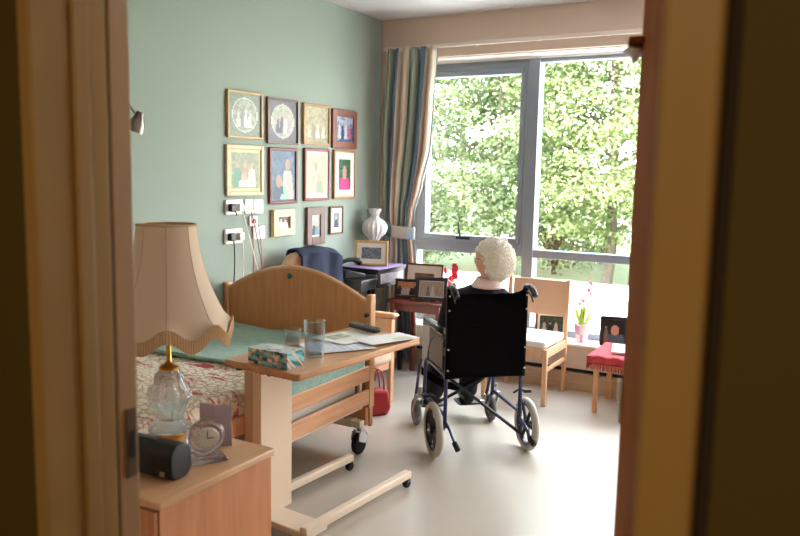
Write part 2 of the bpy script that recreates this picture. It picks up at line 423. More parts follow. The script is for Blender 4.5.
wallpic(4.718, 4.896, 1.117, 1.329)('wall_photograph', 'smallest brown frame with white mount and tiny blue-grey photo, right end of the bottom row', .014, (110, 78, 58),
    dict(bg=(110, 120, 140), bg2=(180, 180, 190), k=13, figs=[(.5, .8, .3, (60, 66, 90), SK)], base=.02), matc=(220, 212, 198), mw=.036)

# ------------------------------------------------------------------ sockets and cables
def socket(kind, label, y0, y1, z0, z1):
    t = thing(kind, label, 'wall socket' if 'call' not in kind else 'call point', (XL, (y0+y1)/2, z0)); w = (y1-y0)/2; h = z1-z0
    bx(.0005, .016, -w, w, 0, h).out('plate', WHITE, t, bevel=.004)
    return t, w, h
def pins(t, yc, h):
    b = B()
    b.box(.0155, .0168, yc-.004, yc+.004, h*.62, h*.74); b.box(.0155, .0168, yc-.016, yc-.008, h*.36, h*.42); b.box(.0155, .0168, yc+.008, yc+.016, h*.36, h*.42)
    b.out('pin_slots', BLACK, t)
def plug(label, y, z, m, cable):
    t = thing('plug', label, 'plug', (XL+.017, y, z))
    B().prism(rrect(.046, .05, .012), 'x', .0005, .032).out('body', m, t, bevel=.004)
    B().tube(cable, .0035, 8).out('cable', m, t, smooth=True)
t, w, h = socket('wall_socket', 'white double socket with black and white plugs, top left of the socket group', 3.585, 3.742, 1.307, 1.402)
t, w, h = socket('wall_socket', 'white switched spur plate between the top double socket and the blank plate', 3.766, 3.846, 1.308, 1.402)
SPUR = t
bx(.016, .02, -.012, .012, .03, .055).out('rocker', mat('rocker_cream', (222, 206, 186), .4), t)
t, w, h = socket('wall_socket', 'white blank plate with one screw, top right of the socket group', 3.854, 3.944, 1.305, 1.401)
B().lathe([(0, .0175), (.006, .0175), (.006, .015)], (0, 0, .05), 12, 'x').out('screw', STEEL, t)
t, w, h = socket('wall_socket', 'white double socket with black plug trailing a black lead, lower left', 3.578, 3.74, 1.122, 1.218)
t, w, h = socket('wall_socket', 'white blank plate behind the red cords, lower right of the socket group', 3.845, 3.962, 1.136, 1.223)
t, w, h = socket('call_socket', 'small round-buttoned call point between the upper and lower sockets', 3.809, 3.888, 1.2235, 1.29)
CALL = t
B().lathe([(0, .03), (.014, .028), (.017, .016)], (0, 0, .034), 16, 'x').out('call_button', mat('call_red', (150, 70, 66), .4), t, smooth=True)
CBL = mat('grey_plastic', (120, 118, 116), .5)
RC = mat('red_cord', (186, 66, 84), .6)
def drop(dx, dy, dz): return bez((.028, 0, -.02), (.05, dy*.3, dz*.5), (dx, dy, dz), 12)
plug('black plug in the upper double socket, left half', 3.625, 1.352, BLACK, drop(.03, .02, -.05))
plug('white plug in the upper double socket, right half', 3.700, 1.352, WHITE, bez((.03, 0, -.02), (.06, .06, -.25), (.03, .22, -.62), 14))
plug('black plug in the lower double socket with a long black lead', 3.618, 1.168, BLACK, bez((.03, 0, -.02), (.05, .005, -.15), (.03, -.03, -.55), 14))
plug('white plug in the lower double socket, right half', 3.700, 1.168, WHITE, bez((.03, 0, -.02), (.05, .0, -.1), (.03, -.01, -.55), 12))
b = B(); b.tube(bez((0, 0, 0), (.03, .01, -.3), (.01, -.02, -.62), 14), .003, 6)
b.out('cord', RC, SPUR, loc=(.035, -.006, -.008))['label'] = 'red cord'
b = B(); b.tube(bez((0, 0, 0), (.03, .05, -.22), (.01, .14, -.62), 14), .003, 6)
b.out('cord', mat('dull_red_cord', (130, 70, 80), .6), SPUR, loc=(.045, -.016, .012))
b = B(); b.tube(bez((0, 0, 0), (.03, .01, -.2), (.01, .03, -.55), 14), .003, 6)
b.out('cord', RC, CALL, loc=(.03, .03, .007))['label'] = 'red cord'

# reading light on the wall
t = thing('reading_light', 'small brushed steel reading spotlight fixed high on the green wall', 'wall light', (XL, 2.705, 1.975))
B().lathe([(.0, .022), (.035, .02), (.04, .0005)], (0, 0, 0), 24, 'x').out('wall_mount', STEEL, t, smooth=True)
B().tube([(.02, 0, 0), (.07, .0, .0), (.10, .03, -.03), (.13, .085, -.105)], .008, 10).out('arm', STEEL, t, smooth=True)
sp = B(); sp.lathe([(.0, .05), (.018, .048), (.026, .02), (.045, -.02), (.052, -.06), (.048, -.06), (.0, -.045)], (0, 0, 0), 28)
s_ = sp.out('spot_head', mat('dark_steel', (130, 118, 110), .35, metal=1), t, (.135, .095, -.145), smooth=True); s_.rotation_euler = (R(-12), R(14), 0)

# ------------------------------------------------------------------ bed
bed = thing('care_bed', 'beech care bed with arched footboard and slatted side rail', 'bed', (-2.75, 2.55, 0))
bw = .515  # half width
def arch():
    pts = [(-bw, .14), (bw, .14), (bw, .83)]
    for i in range(21):
        u = 1-i/20; x = -bw+u*2*bw
        pts.append((x, .845+.165*sin(pi*u)**.9*1.0 if 0 < u < 1 else .845))
    return pts
fb = B().prism(arch(), 'y', 1.03, 1.062).out('footboard', BOARD, bed, bevel=.003)
B().tube([(-bw+.002+(2*bw-.004)*i/24, 1.046, .848+.165*max(0, sin(pi*i/24))**.9) for i in range(25)], .017, 8).out('footboard_edging', wood('pale_edge', (222, 176, 136), (210, 160, 120), 'x'), fb, smooth=True)
for sx in (-1, 1):
    b = B()
    if sx > 0: b.box(bw, bw+.034, 1.0195, 1.072, .25, .905); b.box(bw+.016, bw+.034, 1.03, 1.06, .14, .25)
    else: b.box(-bw-.034, -bw, 1.02, 1.070, .14, .885)
    b.out('footboard_post', BEECHZ, bed, bevel=.006)
B().lathe([(0, -.001), (.017, -.001), (.017, 0), (0, .002)], (-.03, 1.0275, .965), 20, 'y').out('footboard_badge', mat('teal_badge', (20, 120, 120), .4), bed)
B().lathe([(0, -.02), (.012, -.018), (.012, 0)], (bw+.012, 1.019, .79), 16, 'y').out('rail_knob', BLACK, bed, smooth=True)
for z0, z1 in ((.415, .502), (.278, .364)):
    bx(bw+.012, bw+.033, -1.05, 1.018, z0, z1).out('side_rail', BEECH, bed, bevel=.005)
for y in (-.9, 1.0-.04):
    bx(bw-.006, bw+.011, y-.012, y+.012, .26, .50).out('rail_support', CREAM2, bed)
bx(-bw, bw+.002, -1.02, 1.0, .25, .30).out('bed_base', CREAM2, bed, bevel=.005)
bx(-bw-.03, bw+.03, -1.1, -1.06, .14, .95).out('headboard', BOARD, bed, bevel=.006)
B().prism(rrect(2*bw-.03, 2.02, .08), 'z', .302, .575).out('mattress', mat('mattress_vinyl', (206, 200, 190), .6), bed, loc=(0, -.01, 0), bevel=.03, seg=3)
for y in (-.85, .95):
    bx(-bw, bw-.02, y-.03, y+.03, .157, .20).out('cross_arm', CREAM2, bed, bevel=.005)
    bx(-.04, .04, y-.03, y+.03, .20, .25).out('lift_column', CREAM2, bed)
    for sx in (-1, 1):
        cx = sx*(bw-.03)+(.04 if (sx > 0 and y > 0) else 0)
        cs = B(); cs.tube([(cx, y, .19), (cx, y, .135)], .012); cs.prism([(y-.045, .09), (y-.03, .14), (y+.02, .15), (y+.05, .11), (y+.03, .06)], 'x', cx-.028, cx-.02)
        cs.prism([(y-.045, .09), (y-.03, .14), (y+.02, .15), (y+.05, .11), (y+.03, .06)], 'x', cx+.02, cx+.028)
        cw = cs.out('castor', STEEL, bed, bevel=.002)
        B().lathe([(.0, -.018), (.03, -.018), (.058, -.014), (.062, 0), (.058, .014), (.03, .018), (0, .018)], (cx, y-.0, .063), 24, 'x').out('castor_wheel', RUBBER, cw, smooth=True)
# visible foot-end castor arm sticks out towards the room
ar = bx(.35, .545, .925, .975, .158, .195).out('castor_arm', CREAM2, bed, bevel=.003)

# quilt and blanket
def drapefn(y0, y1, z, xr, hang, amp, k, xl=-3.262, fold=.0):
    ptsx = []
    def fn(u, v):
        y = lerp(y0, y1, v)+(.012*sin(u*9+k) if fold else 0)
        L1 = xr-xl; L2 = hang; s_ = u*(L1+L2)
        n = noise.noise(V((u*5+k, v*5, k)))*amp+noise.noise(V((u*14+k, v*14, k)))*amp*.4
        if s_ < L1-.06: return (xl+s_, y, z+n+.015*min(1, (L1-.06-s_)/.2))
        a = min(1, (s_-(L1-.06))/.10)*pi/2
        x = xr-.06+.05*sin(a)+n*.5; zz = z-.05*(1-cos(a))
        if s_ > L1+.04: zz -= s_-(L1+.04)
        return (x+.003, y, zz+n*.5)
    return fn
q = bpy.data.materials.new('quilt_print'); q.use_nodes = True
N = q.node_tree.nodes; L = q.node_tree.links; p = N['Principled BSDF']; p.inputs['Roughness'].default_value = .9
tc = N.new('ShaderNodeTexCoord'); vo = N.new('ShaderNodeTexVoronoi'); vo.feature = 'DISTANCE_TO_EDGE'; vo.inputs['Scale'].default_value = 30
wv = N.new('ShaderNodeTexNoise'); wv.inputs['Scale'].default_value = 7; wv.inputs['Detail'].default_value = 3
mixv = N.new('ShaderNodeMix'); mixv.data_type = 'VECTOR'; mixv.inputs[0].default_value = .12
L.new(tc.outputs['Object'], mixv.inputs[4]); L.new(wv.outputs['Color'], mixv.inputs[5]); L.new(tc.outputs['Object'], wv.inputs['Vector'])
L.new(mixv.outputs[1], vo.inputs['Vector'])
r1 = N.new('ShaderNodeValToRGB'); r1.color_ramp.elements[0].color = (*lin((186, 160, 134)), 1); r1.color_ramp.elements[0].position = .03
r1.color_ramp.elements[1].color = (*lin((238, 226, 208)), 1); r1.color_ramp.elements[1].position = .14
L.new(vo.outputs['Distance'], r1.inputs[0])
n2 = N.new('ShaderNodeTexNoise'); n2.inputs['Scale'].default_value = 9; n2.inputs['Detail'].default_value = 5; n2.inputs['Roughness'].default_value = .7
mp = N.new('ShaderNodeMapping'); mp.inputs['Scale'].default_value = (.7, 1.6, 1)
L.new(tc.outputs['Object'], mp.inputs[0]); L.new(mp.outputs[0], n2.inputs['Vector'])
r2 = N.new('ShaderNodeValToRGB'); r2.color_ramp.interpolation = 'LINEAR'; r2.color_ramp.elements[0].position = .555; r2.color_ramp.elements[1].position = .59
L.new(n2.outputs['Fac'], r2.inputs[0])
mx = N.new('ShaderNodeMix'); mx.data_type = 'RGBA'; mx.inputs[7].default_value = (*lin((176, 48, 52)), 1)
L.new(r2.outputs[0], mx.inputs[0]); L.new(r1.outputs[0], mx.inputs[6]); L.new(mx.outputs[2], p.inputs['Base Color'])
bp = N.new('ShaderNodeBump'); bp.inputs['Strength'].default_value = .5; bp.inputs['Distance'].default_value = .01
L.new(vo.outputs['Distance'], bp.inputs['Height']); L.new(bp.outputs[0], p.inputs['Normal'])
tag(B().sheet(drapefn(1.50, 2.86, .598, -2.215, .085, .012, 3), 70, 60).out('quilt', q, solid=.018, smooth=True, fixn=False),
    'beige patterned quilt with red flower sprigs spread over the bed', 'quilt')
BLK = mat('blanket_wool', (150, 184, 170), .95, rgb2=(132, 168, 154), vscale=30, bump=.5, bscale=90, sheen=.3)
tag(B().sheet(drapefn(2.76, 3.535, .622, -2.208, .13, .012, 9, fold=1), 70, 40).out('blanket', BLK, solid=.016, smooth=True, fixn=False),
    'pale turquoise blanket laid across the foot end of the bed', 'blanket')

# ------------------------------------------------------------------ overbed table
TR = R(-5); TO = V((-1.97, 2.83, 0))
ot = thing('overbed_table', 'wheeled overbed table with wooden top and cream column beside the bed', 'table', TO, TR)
top = B().prism(rrect(.43, .90, .02, 3), 'z', .755, .779).out('table_top', OAKTOP, ot, bevel=.003)
e = B(); e.prism(rrect(.436, .906, .022, 3), 'z', .752, .757); e.out('top_underside', wood('edge_wood', (196, 128, 84), (180, 112, 70), 'y'), ot)
bx(-.205, -.11, -.33, -.13, .04, .752).out('column', CREAM, ot, bevel=.004)
bx(-.206, -.16, -.336, -.33, .04, .70).out('column_cover_strip', mat('column_strip', (206, 176, 146), .5), ot, bevel=.002)
bx(-.205, .185, -.36, -.22, .035, .065).out('base_plate', CREAM2, ot, bevel=.006)
for x0, x1, yy, ye in ((-.225, -.185, -.30, .44), (.145, .185, -.36, .44)):
    bx(x0, x1, yy, ye, .066 if False else .05, .088).out('base_leg', CREAM2, ot, bevel=.006)
for (x, y) in ((-.205, .425), (.165, .425), (-.14, -.30), (.165, -.33)):
    cb = B(); cb.tube([(x, y, .05), (x, y, .034)], .008); cb.box(x-.016, x+.016, y-.012, y+.012, .028, .048)
    cw = cb.out('castor', BLACK, ot, bevel=.002)
    B().lathe([(0, -.014), (.02, -.013), (.024, -.006), (.024, .006), (.02, .013), (0, .014)], (x, y, .0245), 20, 'x').out('castor_wheel', RUBBER, cw, smooth=True)
B().lathe([(0, .004), (.018, .004), (.02, 0)], (-.1095, -.275, .70), 20, 'x').out('lock_knob', BLACK, ot, smooth=True)
for (x, y) in ((-.2, -.36), (-.07, -.345)):
    bx(x-.012, x+.012, y-.02, y, .715, .7515).out('bracket', BLACK, ot, bevel=.002)
def onT(x, y): # world point -> on table
    return V((x, y, .7795))
# tissue box
tb_ = thing('tissue_box', 'blue-green floral tissue box on the near end of the overbed table', 'tissue box', onT(-1.978, 2.455), R(-1))
def tcol(i, f):
    c = f.calc_center_median(); n = f.normal
    a = hsh((c.x+c.z)*90, (c.y+c.z*1.3)*90, 4); b = hsh(c.x*110+5, (c.y+c.z)*110, 6)
    if abs(n.z) > .5: return (196, 206, 206) if a > -.25 else (120, 170, 176)
    if b > .30: return (232, 200, 170)
    if b > .18: return (224, 140, 90)
    if a < -.2: return (30, 90, 90)
    return (84, 160, 176) if a < .15 else (140, 196, 200)
g = B(); g.box(-.105, .105, -.055, .055, 0, .068); bmesh.ops.subdivide_edges(g.bm, edges=g.bm.edges, cuts=30, use_grid_fill=True)
g.out('carton', vcmat('carton_print', .4), tb_, color=tcol)
B().lathe([(0, 0), (.03, 0), (.028, .002), (0, .003)], (0, 0, .0685), 20).out('opening', mat('tissue_film', (226, 228, 230), .4), tb_)
# drinking glasses
CG = glassmat('tumbler_glass', .16, tint=(244, 248, 250)); 
WAT = glassmat('water', .06, tint=(236, 242, 246)); 
def tumbler(label, x, y, r, h, lvl):
    t = thing('drinking_glass', label, 'glass', onT(x, y))
    B().lathe([(0, 0), (r*.84, 0), (r*.88, .006), (r, h), (r-.0028, h), (r*.84-.001, .011), (0, .010)], seg=36).out('tumbler', CG, t, smooth=True)
    ri = r*.84-.0015
    B().lathe([(0, .0115), (ri, .0118), (ri+(r-.003-ri)*lvl*.92-.0005, h*lvl), (0, h*lvl)], seg=36).out('water', WAT, t, smooth=True)
tumbler('tall drinking glass half full of water on the overbed table', -1.925, 2.655, .048, .160, .6)
tumbler('short drinking glass of water behind the tissue box', -2.115, 2.745, .040, .085, .6)
# papers
PAP = vcmat('paper_print', .6)
def paper(label, cx, cy, w, h, rot, z, kind, name='paper'):
    def col(i, f):
        a, b = (i % 30)/30, (i//30)/30
        if kind == 0: 
            return (216, 218, 226) if (i//30) % 3 or a < .1 or a > .9 or hsh(a*40, b*9, 2) < -.1 else (190, 192, 202)
        if kind == 1:
            if .1 < a < .5 and .15 < b < .6: return (150, 170, 140) if hsh(a*20, b*20, 5) > 0 else (196, 190, 170)
            return (228, 226, 220)
        return (204, 206, 186) if (.55 < a < .95 and .5 < b < .9) else (232, 230, 228)
    o = B().sheet(lambda u, v: ((u-.5)*w, (v-.5)*h, .0015*sin(u*3+cx)), 30, 30).out(name, PAP, loc=(cx, cy, z), rot=rot, color=col, solid=.0008, fixn=False)
    return tag(o, label, 'paper')
paper('printed white sheet beside the tall glass on the overbed table', -1.945, 2.86, .23, .31, R(-35), .784, 0)
paper('open magazine page with a green picture at the middle of the overbed table', -2.00, 3.04, .23, .28, R(-12), .788, 1, 'magazine')
paper('white leaflet at the far corner of the overbed table', -1.82, 3.10, .17, .29, R(-22), .792, 2, 'leaflet')
# handset
t = thing('remote_control', 'dark grey handset lying on the papers at the far end of the table', 'remote control', (-2.01, 3.20, .7945), R(72))
B().prism(rrect(.056, .215, .02), 'z', .0, .024).out('body', mat('handset_grey', (54, 54, 56), .35), t, bevel=.008)
b = B()
for i in range(5):
    for j in range(3): b.box(-.016+j*.013-.004, -.016+j*.013+.004+.0, -.07+i*.016, -.062+i*.016, .024, .0262)
b.out('buttons', mat('grey_buttons', (110, 110, 112), .5), t)
bx(-.015, .015, .03, .07, .0241, .0252).out('display', mat('lcd', (120, 130, 120), .2), t)

# ------------------------------------------------------------------ bedside cabinet
cab = thing('bedside_cabinet', 'wooden bedside cabinet in the foreground with lamp and radio on it', 'cabinet', (-1.91, 1.785, 0))
B().prism(rrect(.50, .545, .012), 'z', .575, .60).out('cabinet_top', wood('cab_top', (212, 170, 132), (198, 152, 112), 'y', rough=.35), cab, bevel=.004)
bx(-.24, .24, -.26, .26, .05, .575).out('carcass', CABW, cab, bevel=.002)
bx(-.23, .23, -.25, .25, 0, .05).out('plinth', mat('plinth_dark', (90, 60, 44), .6), cab)
d = bx(-.235, .235, -.276, -.2605, .40, .568).out('drawer', CABW, cab, bevel=.003)
B().tube([(-.05, -.277, .49), (-.05, -.295, .49), (.05, -.295, .49), (.05, -.277, .49)], .005).out('drawer_handle', STEEL, d, smooth=True)
d = bx(-.235, .235, -.276, -.2605, .06, .395).out('door', CABW, cab, bevel=.003)
B().tube([(.18, -.277, .28), (.18, -.295, .28), (.18, -.295, .36), (.18, -.277, .36)], .005).out('door_handle', STEEL, d, smooth=True)

# table lamp
LX, LY = -2.075, 1.955
la = thing('table_lamp', 'cut glass table lamp with large scalloped cream shade', 'table lamp', (LX, LY, .60))
CUT = mat('cut_crystal', (246, 248, 252), .06, trans=.93, ior=1.5, bump=.9, bscale=45)
B().lathe([(0, 0), (.05, 0), (.052, .008), (.045, .018), (0, .02)], seg=32).out('brass_foot', BRASS, la, smooth=True)
B().lathe([(0, .0205), (.07, .021), (.078, .032), (.06, .05), (.045, .065), (.05, .085), (.062, .12), (.082, .15), (.076, .178), (.055, .20), (.052, .23), (.035, .25), (0, .252)], seg=48, flute=.05, nf=12).out('crystal_body', CUT, la, smooth=True)
B().lathe([(0, .2525), (.036, .2525), (.037, .262), (.018, .272), (.009, .285), (.009, .40), (.006, .44), (0, .44)], seg=24).out('brass_neck', BRASS, la, smooth=True)
SHADE = bpy.data.materials.new('shade_fabric'); SHADE.use_nodes = True
N = SHADE.node_tree.nodes; L = SHADE.node_tree.links; p = N['Principled BSDF']
p.inputs['Base Color'].default_value = (*lin((226, 204, 180)), 1); p.inputs['Roughness'].default_value = .9
tr = N.new('ShaderNodeBsdfTranslucent'); tr.inputs[0].default_value = (*lin((206, 172, 134)), 1)
mx = N.new('ShaderNodeMixShader'); mx.inputs[0].default_value = .25
L.new(p.outputs[0], mx.inputs[1]); L.new(tr.outputs[0], mx.inputs[2]); L.new(mx.outputs[0], N['Material Output'].inputs[0])
def shade(u, v, extra=0):
    a = 2*pi*u; k = 8; f_ = abs(((u*k) % 1)-.5)*2      # 0 centre, 1 corner of panel
    z = .785-v*.375
    t_ = v
    r = .104+.022*t_+.104*t_**2.1+.01*max(0, (t_-.9)*10)*0
    r *= (cos(pi/k)/cos(2*pi/k*(((u*k) % 1)-.5)))*.5+.5
    if v > .86: z -= (1-f_)*-.0+((v-.86)/.14)*(.022*(cos(2*pi*u*k)*-1)+.0)
    return (r*cos(a), r*sin(a), z)
sh = B().sheet(lambda u, v: shade(u, v), 96, 36).out('lamp_shade', SHADE, la, smooth=True, solid=.002, fixn=False)
TRIM = mat('shade_trim', (190, 160, 128), .9)
def fr_(u, v):
    x, y, z = shade(u, 1.0); q = 1.01+.01*sin(u*2*pi*150)
    return (x*q, y*q, z+.012-.05*v)
B().sheet(fr_, 600, 2).out('fringe', mat('fringe_thread', (206, 172, 136), .95), sh, solid=.002, fixn=False)
B().tube([V(shade(i/96, 0)) for i in range(96)], .004, 6, closed=True).out('top_trim', TRIM, sh, smooth=True)
b = B()
for i in range(8):
    b.tube([V(shade((i+.0)/8, j/16))*1.0 for j in range(17)], .002, 5)
b.out('panel_seams', TRIM, sh, smooth=True)
b = B(); b.tube([(.104*cos(a_), .104*sin(a_), .77) for a_ in (0, pi)], .002, 5); b.tube([(0, 0, .43), (0, 0, .77)], .003, 6)
b.out('shade_carrier', BRASS, sh)
B().ball((0, 0, .50), (.028, .028, .045)).out('bulb', mat('bulb_glass', (240, 236, 228), .3), la, smooth=True)

# radio
t = thing('radio', 'small black rounded radio lying on the near edge of the cabinet', 'radio', (-1.87, 1.675, .6005), R(4))
B().prism(rrect(.10, .112, .035, 5, 0, .056), 'x', -.13, .13).out('casing', BLACK, t, bevel=.006)
bx(-.115, .06, -.0515, -.049, .022, .084).out('speaker_grille', mat('grille', (34, 34, 36), .6, bump=.8, bscale=300), t, bevel=.001)
bx(.085, .105, -.0515, -.049, .016, .032).out('button', mat('grey_mark', (120, 112, 104), .5), t)
bx(-.10, .03, -.01, .012, .1115, .116).out('top_switch', mat('radio_top', (46, 46, 50), .3), t, bevel=.002)
# crystal clock
t = thing('crystal_clock', 'round cut glass clock on a stepped crystal base beside the radio', 'clock', (-1.785, 1.84, .6005), R(58)); t.scale = (1.25, 1.2, 1.15)
CUT2 = mat('faceted_crystal', (240, 243, 252), .05, trans=1, ior=1.5, bump=.6, bscale=70)
b = B(); b.prism([(-.055, 0), (.055, 0), (.05, .012), (.04, .022), (-.04, .022), (-.05, .012)], 'y', -.03, .03); b.out('crystal_base', CUT2, t, bevel=.003)
B().lathe([(0, -.016), (.04, -.014), (.05, -.004), (.05, .006), (.042, .014), (0, .016)], (0, 0, .074), 24, 'y', flute=.03, nf=24).out('crystal_ring', CUT2, t, smooth=True)
dial = B().lathe([(0, -.019), (.03, -.019), (.032, -.0165)], (0, 0, .074), 28, 'y').out('clock_dial', mat('dial', (226, 222, 216), .4), t)
b = B(); b.box(-.0012, .0012, -.0205, -.0195, .072, .095); b.box(0, .018, -.0205, -.0195, .0725, .0755)
for i in range(12):
    a = i*pi/6; b.box(.027*sin(a)-.001, .027*sin(a)+.001, -.0202, -.0192, .074+.027*cos(a)-.001, .074+.027*cos(a)+.001)
b.out('clock_hands', BLACK, dial)
# greeting card
t = B()
t.prism([(-.06, .03), (-.001, .0), (.06, 0), (.06, -.003), (-.003, -.003), (-.062, .027)], 'z', 0, .15)
t = t.out('greeting_card', mat('lilac_card', (190, 176, 196), .7), loc=(-1.86, 1.965, .6005), rot=R(30))
tag(t, 'folded pale lilac card standing behind the crystal clock', 'card')

# ------------------------------------------------------------------ armchair by the wall
UPH = mat('beige_upholstery', (206, 182, 158), .8, bump=.1, bscale=150)
ac = thing('armchair', 'beige upholstered armchair with wooden arms behind the footboard', 'armchair', (-2.867, 4.211, 0), R(-100))
# local +x = world -y ; local y = world x  (rot -90: local (0,1)->world (1,0))
seat = B().prism(rrect(.46, .50, .05), 'z', .30, .44).out('seat', UPH, ac, loc=(0, .07, 0), bevel=.04, seg=4)
def acb(u, v):
    pass
bk = B().prism([(x, z) for x, z in rrect(.50, .70, .13, 6, 0, .69)], 'y', -.05, .05).out('backrest', UPH, ac, loc=(0, -.275, 0), bevel=.03, seg=4)
bk.rotation_euler = (R(4), 0, 0); bk.location = (.0, -.20, 0)
for sx in (-1, 1):
    b = B(); b.prism([(-.28, .58), (.28, .60), (.30, .62), (.28, .632), (-.28, .61)], 'x', sx*.285-.028, sx*.285+.028)
    b.out('armrest', CHAIRW, ac, bevel=.008)
    bx(sx*.285-.012, sx*.285+.012, -.22, .22, .36, .585).out('arm_panel', UPH, ac, bevel=.008)
    bx(sx*.285-.018, sx*.285+.018, .225, .262, 0, .585).out('leg', CHAIRW, ac, bevel=.005)
    bx(sx*.285-.018, sx*.285+.018, -.27, -.235, 0, .585).out('leg', CHAIRW, ac, bevel=.005)
bx(-.27, .27, -.24, .25, .24, .295).out('seat_frame', CHAIRW, ac, bevel=.005)
# jacket draped over the chair back
JK = mat('navy_wool', (34, 44, 68), .9, bump=.4, bscale=120, var=.3, vscale=12, sheen=.0)
def jk(u, v):
    x = lerp(.16, -.235, u)+.012*sin(v*12); s_ = v*1.0      # local to the chair: x across, y depth
    n = .010*sin(u*14+v*3)+.010*noise.noise(V((u*6, v*6, 1)))
    top = 1.058-.055*abs(x/.24)**3
    if s_ < .40: return (x, -.345+(.40-s_)*.03, top-.02-(.40-s_))
    if s_ < .58:
        a = (s_-.40)/.18*pi
        return (x, -.267-.072*cos(a), top-.02+.03*sin(a)+n*.3)
    d = s_-.58
    return (x-.02*d, -.19+d*.07+n+.012, top-.02-d)
tag(B().sheet(jk, 36, 60).out('jacket', JK, loc=ac.location, rot=R(-100), solid=.012, smooth=True, fixn=False), 'navy blue jacket draped over the back of the beige armchair', 'jacket')
# handbag
hb = thing('handbag', 'red leather handbag on the floor in front of the armchair', 'handbag', (-2.515, 4.15, 0), R(60)); hb.scale = (.9, .9, .9)
RED = mat('red_leather', (156, 34, 36), .4, bump=.1, bscale=80)
b = B(); b.prism([(-.10, .0), (.10, 0), (.115, .06), (.085, .20), (-.085, .20), (-.115, .06)], 'y', -.05, .05); b.out('body', RED, hb, bevel=.03, seg=4)
for sy in (-.035, .035):
    B().tube([(-.055, sy, .18), (-.05, sy, .26), (-.03, sy, .33), (0, sy, .35), (.03, sy, .33), (.05, sy, .26), (.055, sy, .18)], .006, 8).out('handle', RED, hb, smooth=True)
bx(-.06, .06, -.004, .004, .196, .204).out('zip', BRASS, hb)

# ------------------------------------------------------------------ black telephone table
BW = mat('black_lacquer', (22, 20, 22), .3, coat=.2)
tt = thing('telephone_table', 'black side table with a drawer against the wall in the corner', 'table', (-3.11, 4.93, 0))
bx(-.17, .17, -.30, -.07, .775, .80).out('lower_top', BW, tt, bevel=.004)
bx(-.16, .16, -.29, -.07, .72, .775).out('apron', BW, tt)
bx(-.175, .175, -.069, .36, .835, .86).out('raised_top', BW, tt, bevel=.004)
bx(-.165, .165, -.065, .35, .72, .835).out('drawer_box', BW, tt)
d = bx(-.13, .16, -.072, -.066, .745, .82).out('drawer', mat('drawer_silver', (150, 140, 146), .35, metal=.4, var=.4, vscale=30), tt, bevel=.002)
B().ball((.01, -.08, .782), .009, 10, 8).out('drawer_knob', BRASS, d, smooth=True)
d = bx(.1655, .171, -.03, .32, .745, .82).out('side_panel', mat('drawer_silver', (150, 140, 146)), tt, bevel=.002)
for (x, y) in ((-.15, -.27), (.15, -.27), (-.15, .33), (.15, .33), (.15, -.085), (-.15, -.085)):
    bx(x-.014, x+.014, y-.014, y+.014, 0, .72).out('leg', BW, tt)
bx(-.15, .15, -.27, .33, .20, .215).out('low_shelf', BW, tt)
tag(bx(-.178, .185, -.075, .365, 0, .004).out('table_runner', mat('purple_cloth', (150, 130, 176), .8), loc=(-3.11, 4.93, .8605)), 'thin purple cloth on the raised black tabletop', 'cloth')
# telephone
t = thing('telephone', 'black desk telephone with handset on the black side table', 'telephone', (-3.115, 4.755, .8005), R(-28)); t.scale = (.88, .88, .92)
B().prism([(-.10, 0), (.10, 0), (.10, .035), (-.10, .075)], 'x', -.085, .085).out('base', BLACK, t, bevel=.008)
b = B()
for i in range(4):
    for j in range(3):
        b.box(-.0+j*.022, .014+j*.022, -.06+i*.024, -.045+i*.024, .03, .072-i*.0)
h_ = B(); h_.tube(bez((-.05, -.12, .085), (-.05, 0, .18), (-.05, .12, .115), 14), [.03, .028, .024, .02, .018, .018, .018, .018, .018, .018, .019, .022, .026, .029, .03], 12)
h_.out('handset', BLACK, t, smooth=True)
b2 = B()
for i in range(4):
    for j in range(3):
        yy = -.06+i*.028; zz = .055-.2*(yy)*1.0-.002
        b2.box(.005+j*.024, .021+j*.024, yy, yy+.016, .03, .0515-.2*yy)
b2.out('keypad', mat('phone_keys', (150, 150, 156), .5), t)
b.bm.free()
# gold frame and glass lamp on it
framed('picture_frame', 'gold frame with blue-grey picture standing before the glass lamp', .262, .195, .018, (206, 166, 104),
       dict(bg=(90, 112, 132), bg2=(190, 200, 206), k=21, f=30), (-3.10, 5.02, .866), R(22), matc=(224, 222, 212), mw=.035, lean=R(-10), standing=False)
CUTG = mat('milky_cut_glass', (248, 248, 252), .15, trans=.35, ior=1.45, bump=.8, bscale=50)
t = thing('glass_oil_lamp', 'white cut glass lamp with round shade behind the gold frame', 'lamp', (-3.165, 5.17, .865))
B().lathe([(0, 0), (.06, 0), (.062, .01), (.03, .03), (.018, .06), (.02, .10), (.04, .13), (.03, .15), (0, .155)], seg=36, flute=.04).out('stem', CUTG, t, smooth=True)
B().lathe([(.028, .155), (.034, .18), (.05, .21), (.088, .245), (.100, .28), (.098, .31), (.075, .345), (.036, .37), (.03, .385), (.05, .43), (.056, .44), (.051, .44), (.025, .385), (.031, .366), (.07, .34), (.093, .308), (.094, .28), (.082, .248), (.045, .215), (.026, .185)], seg=48, flute=.05, nf=16, caps=False).out('globe_shade', CUTG, t, smooth=True)

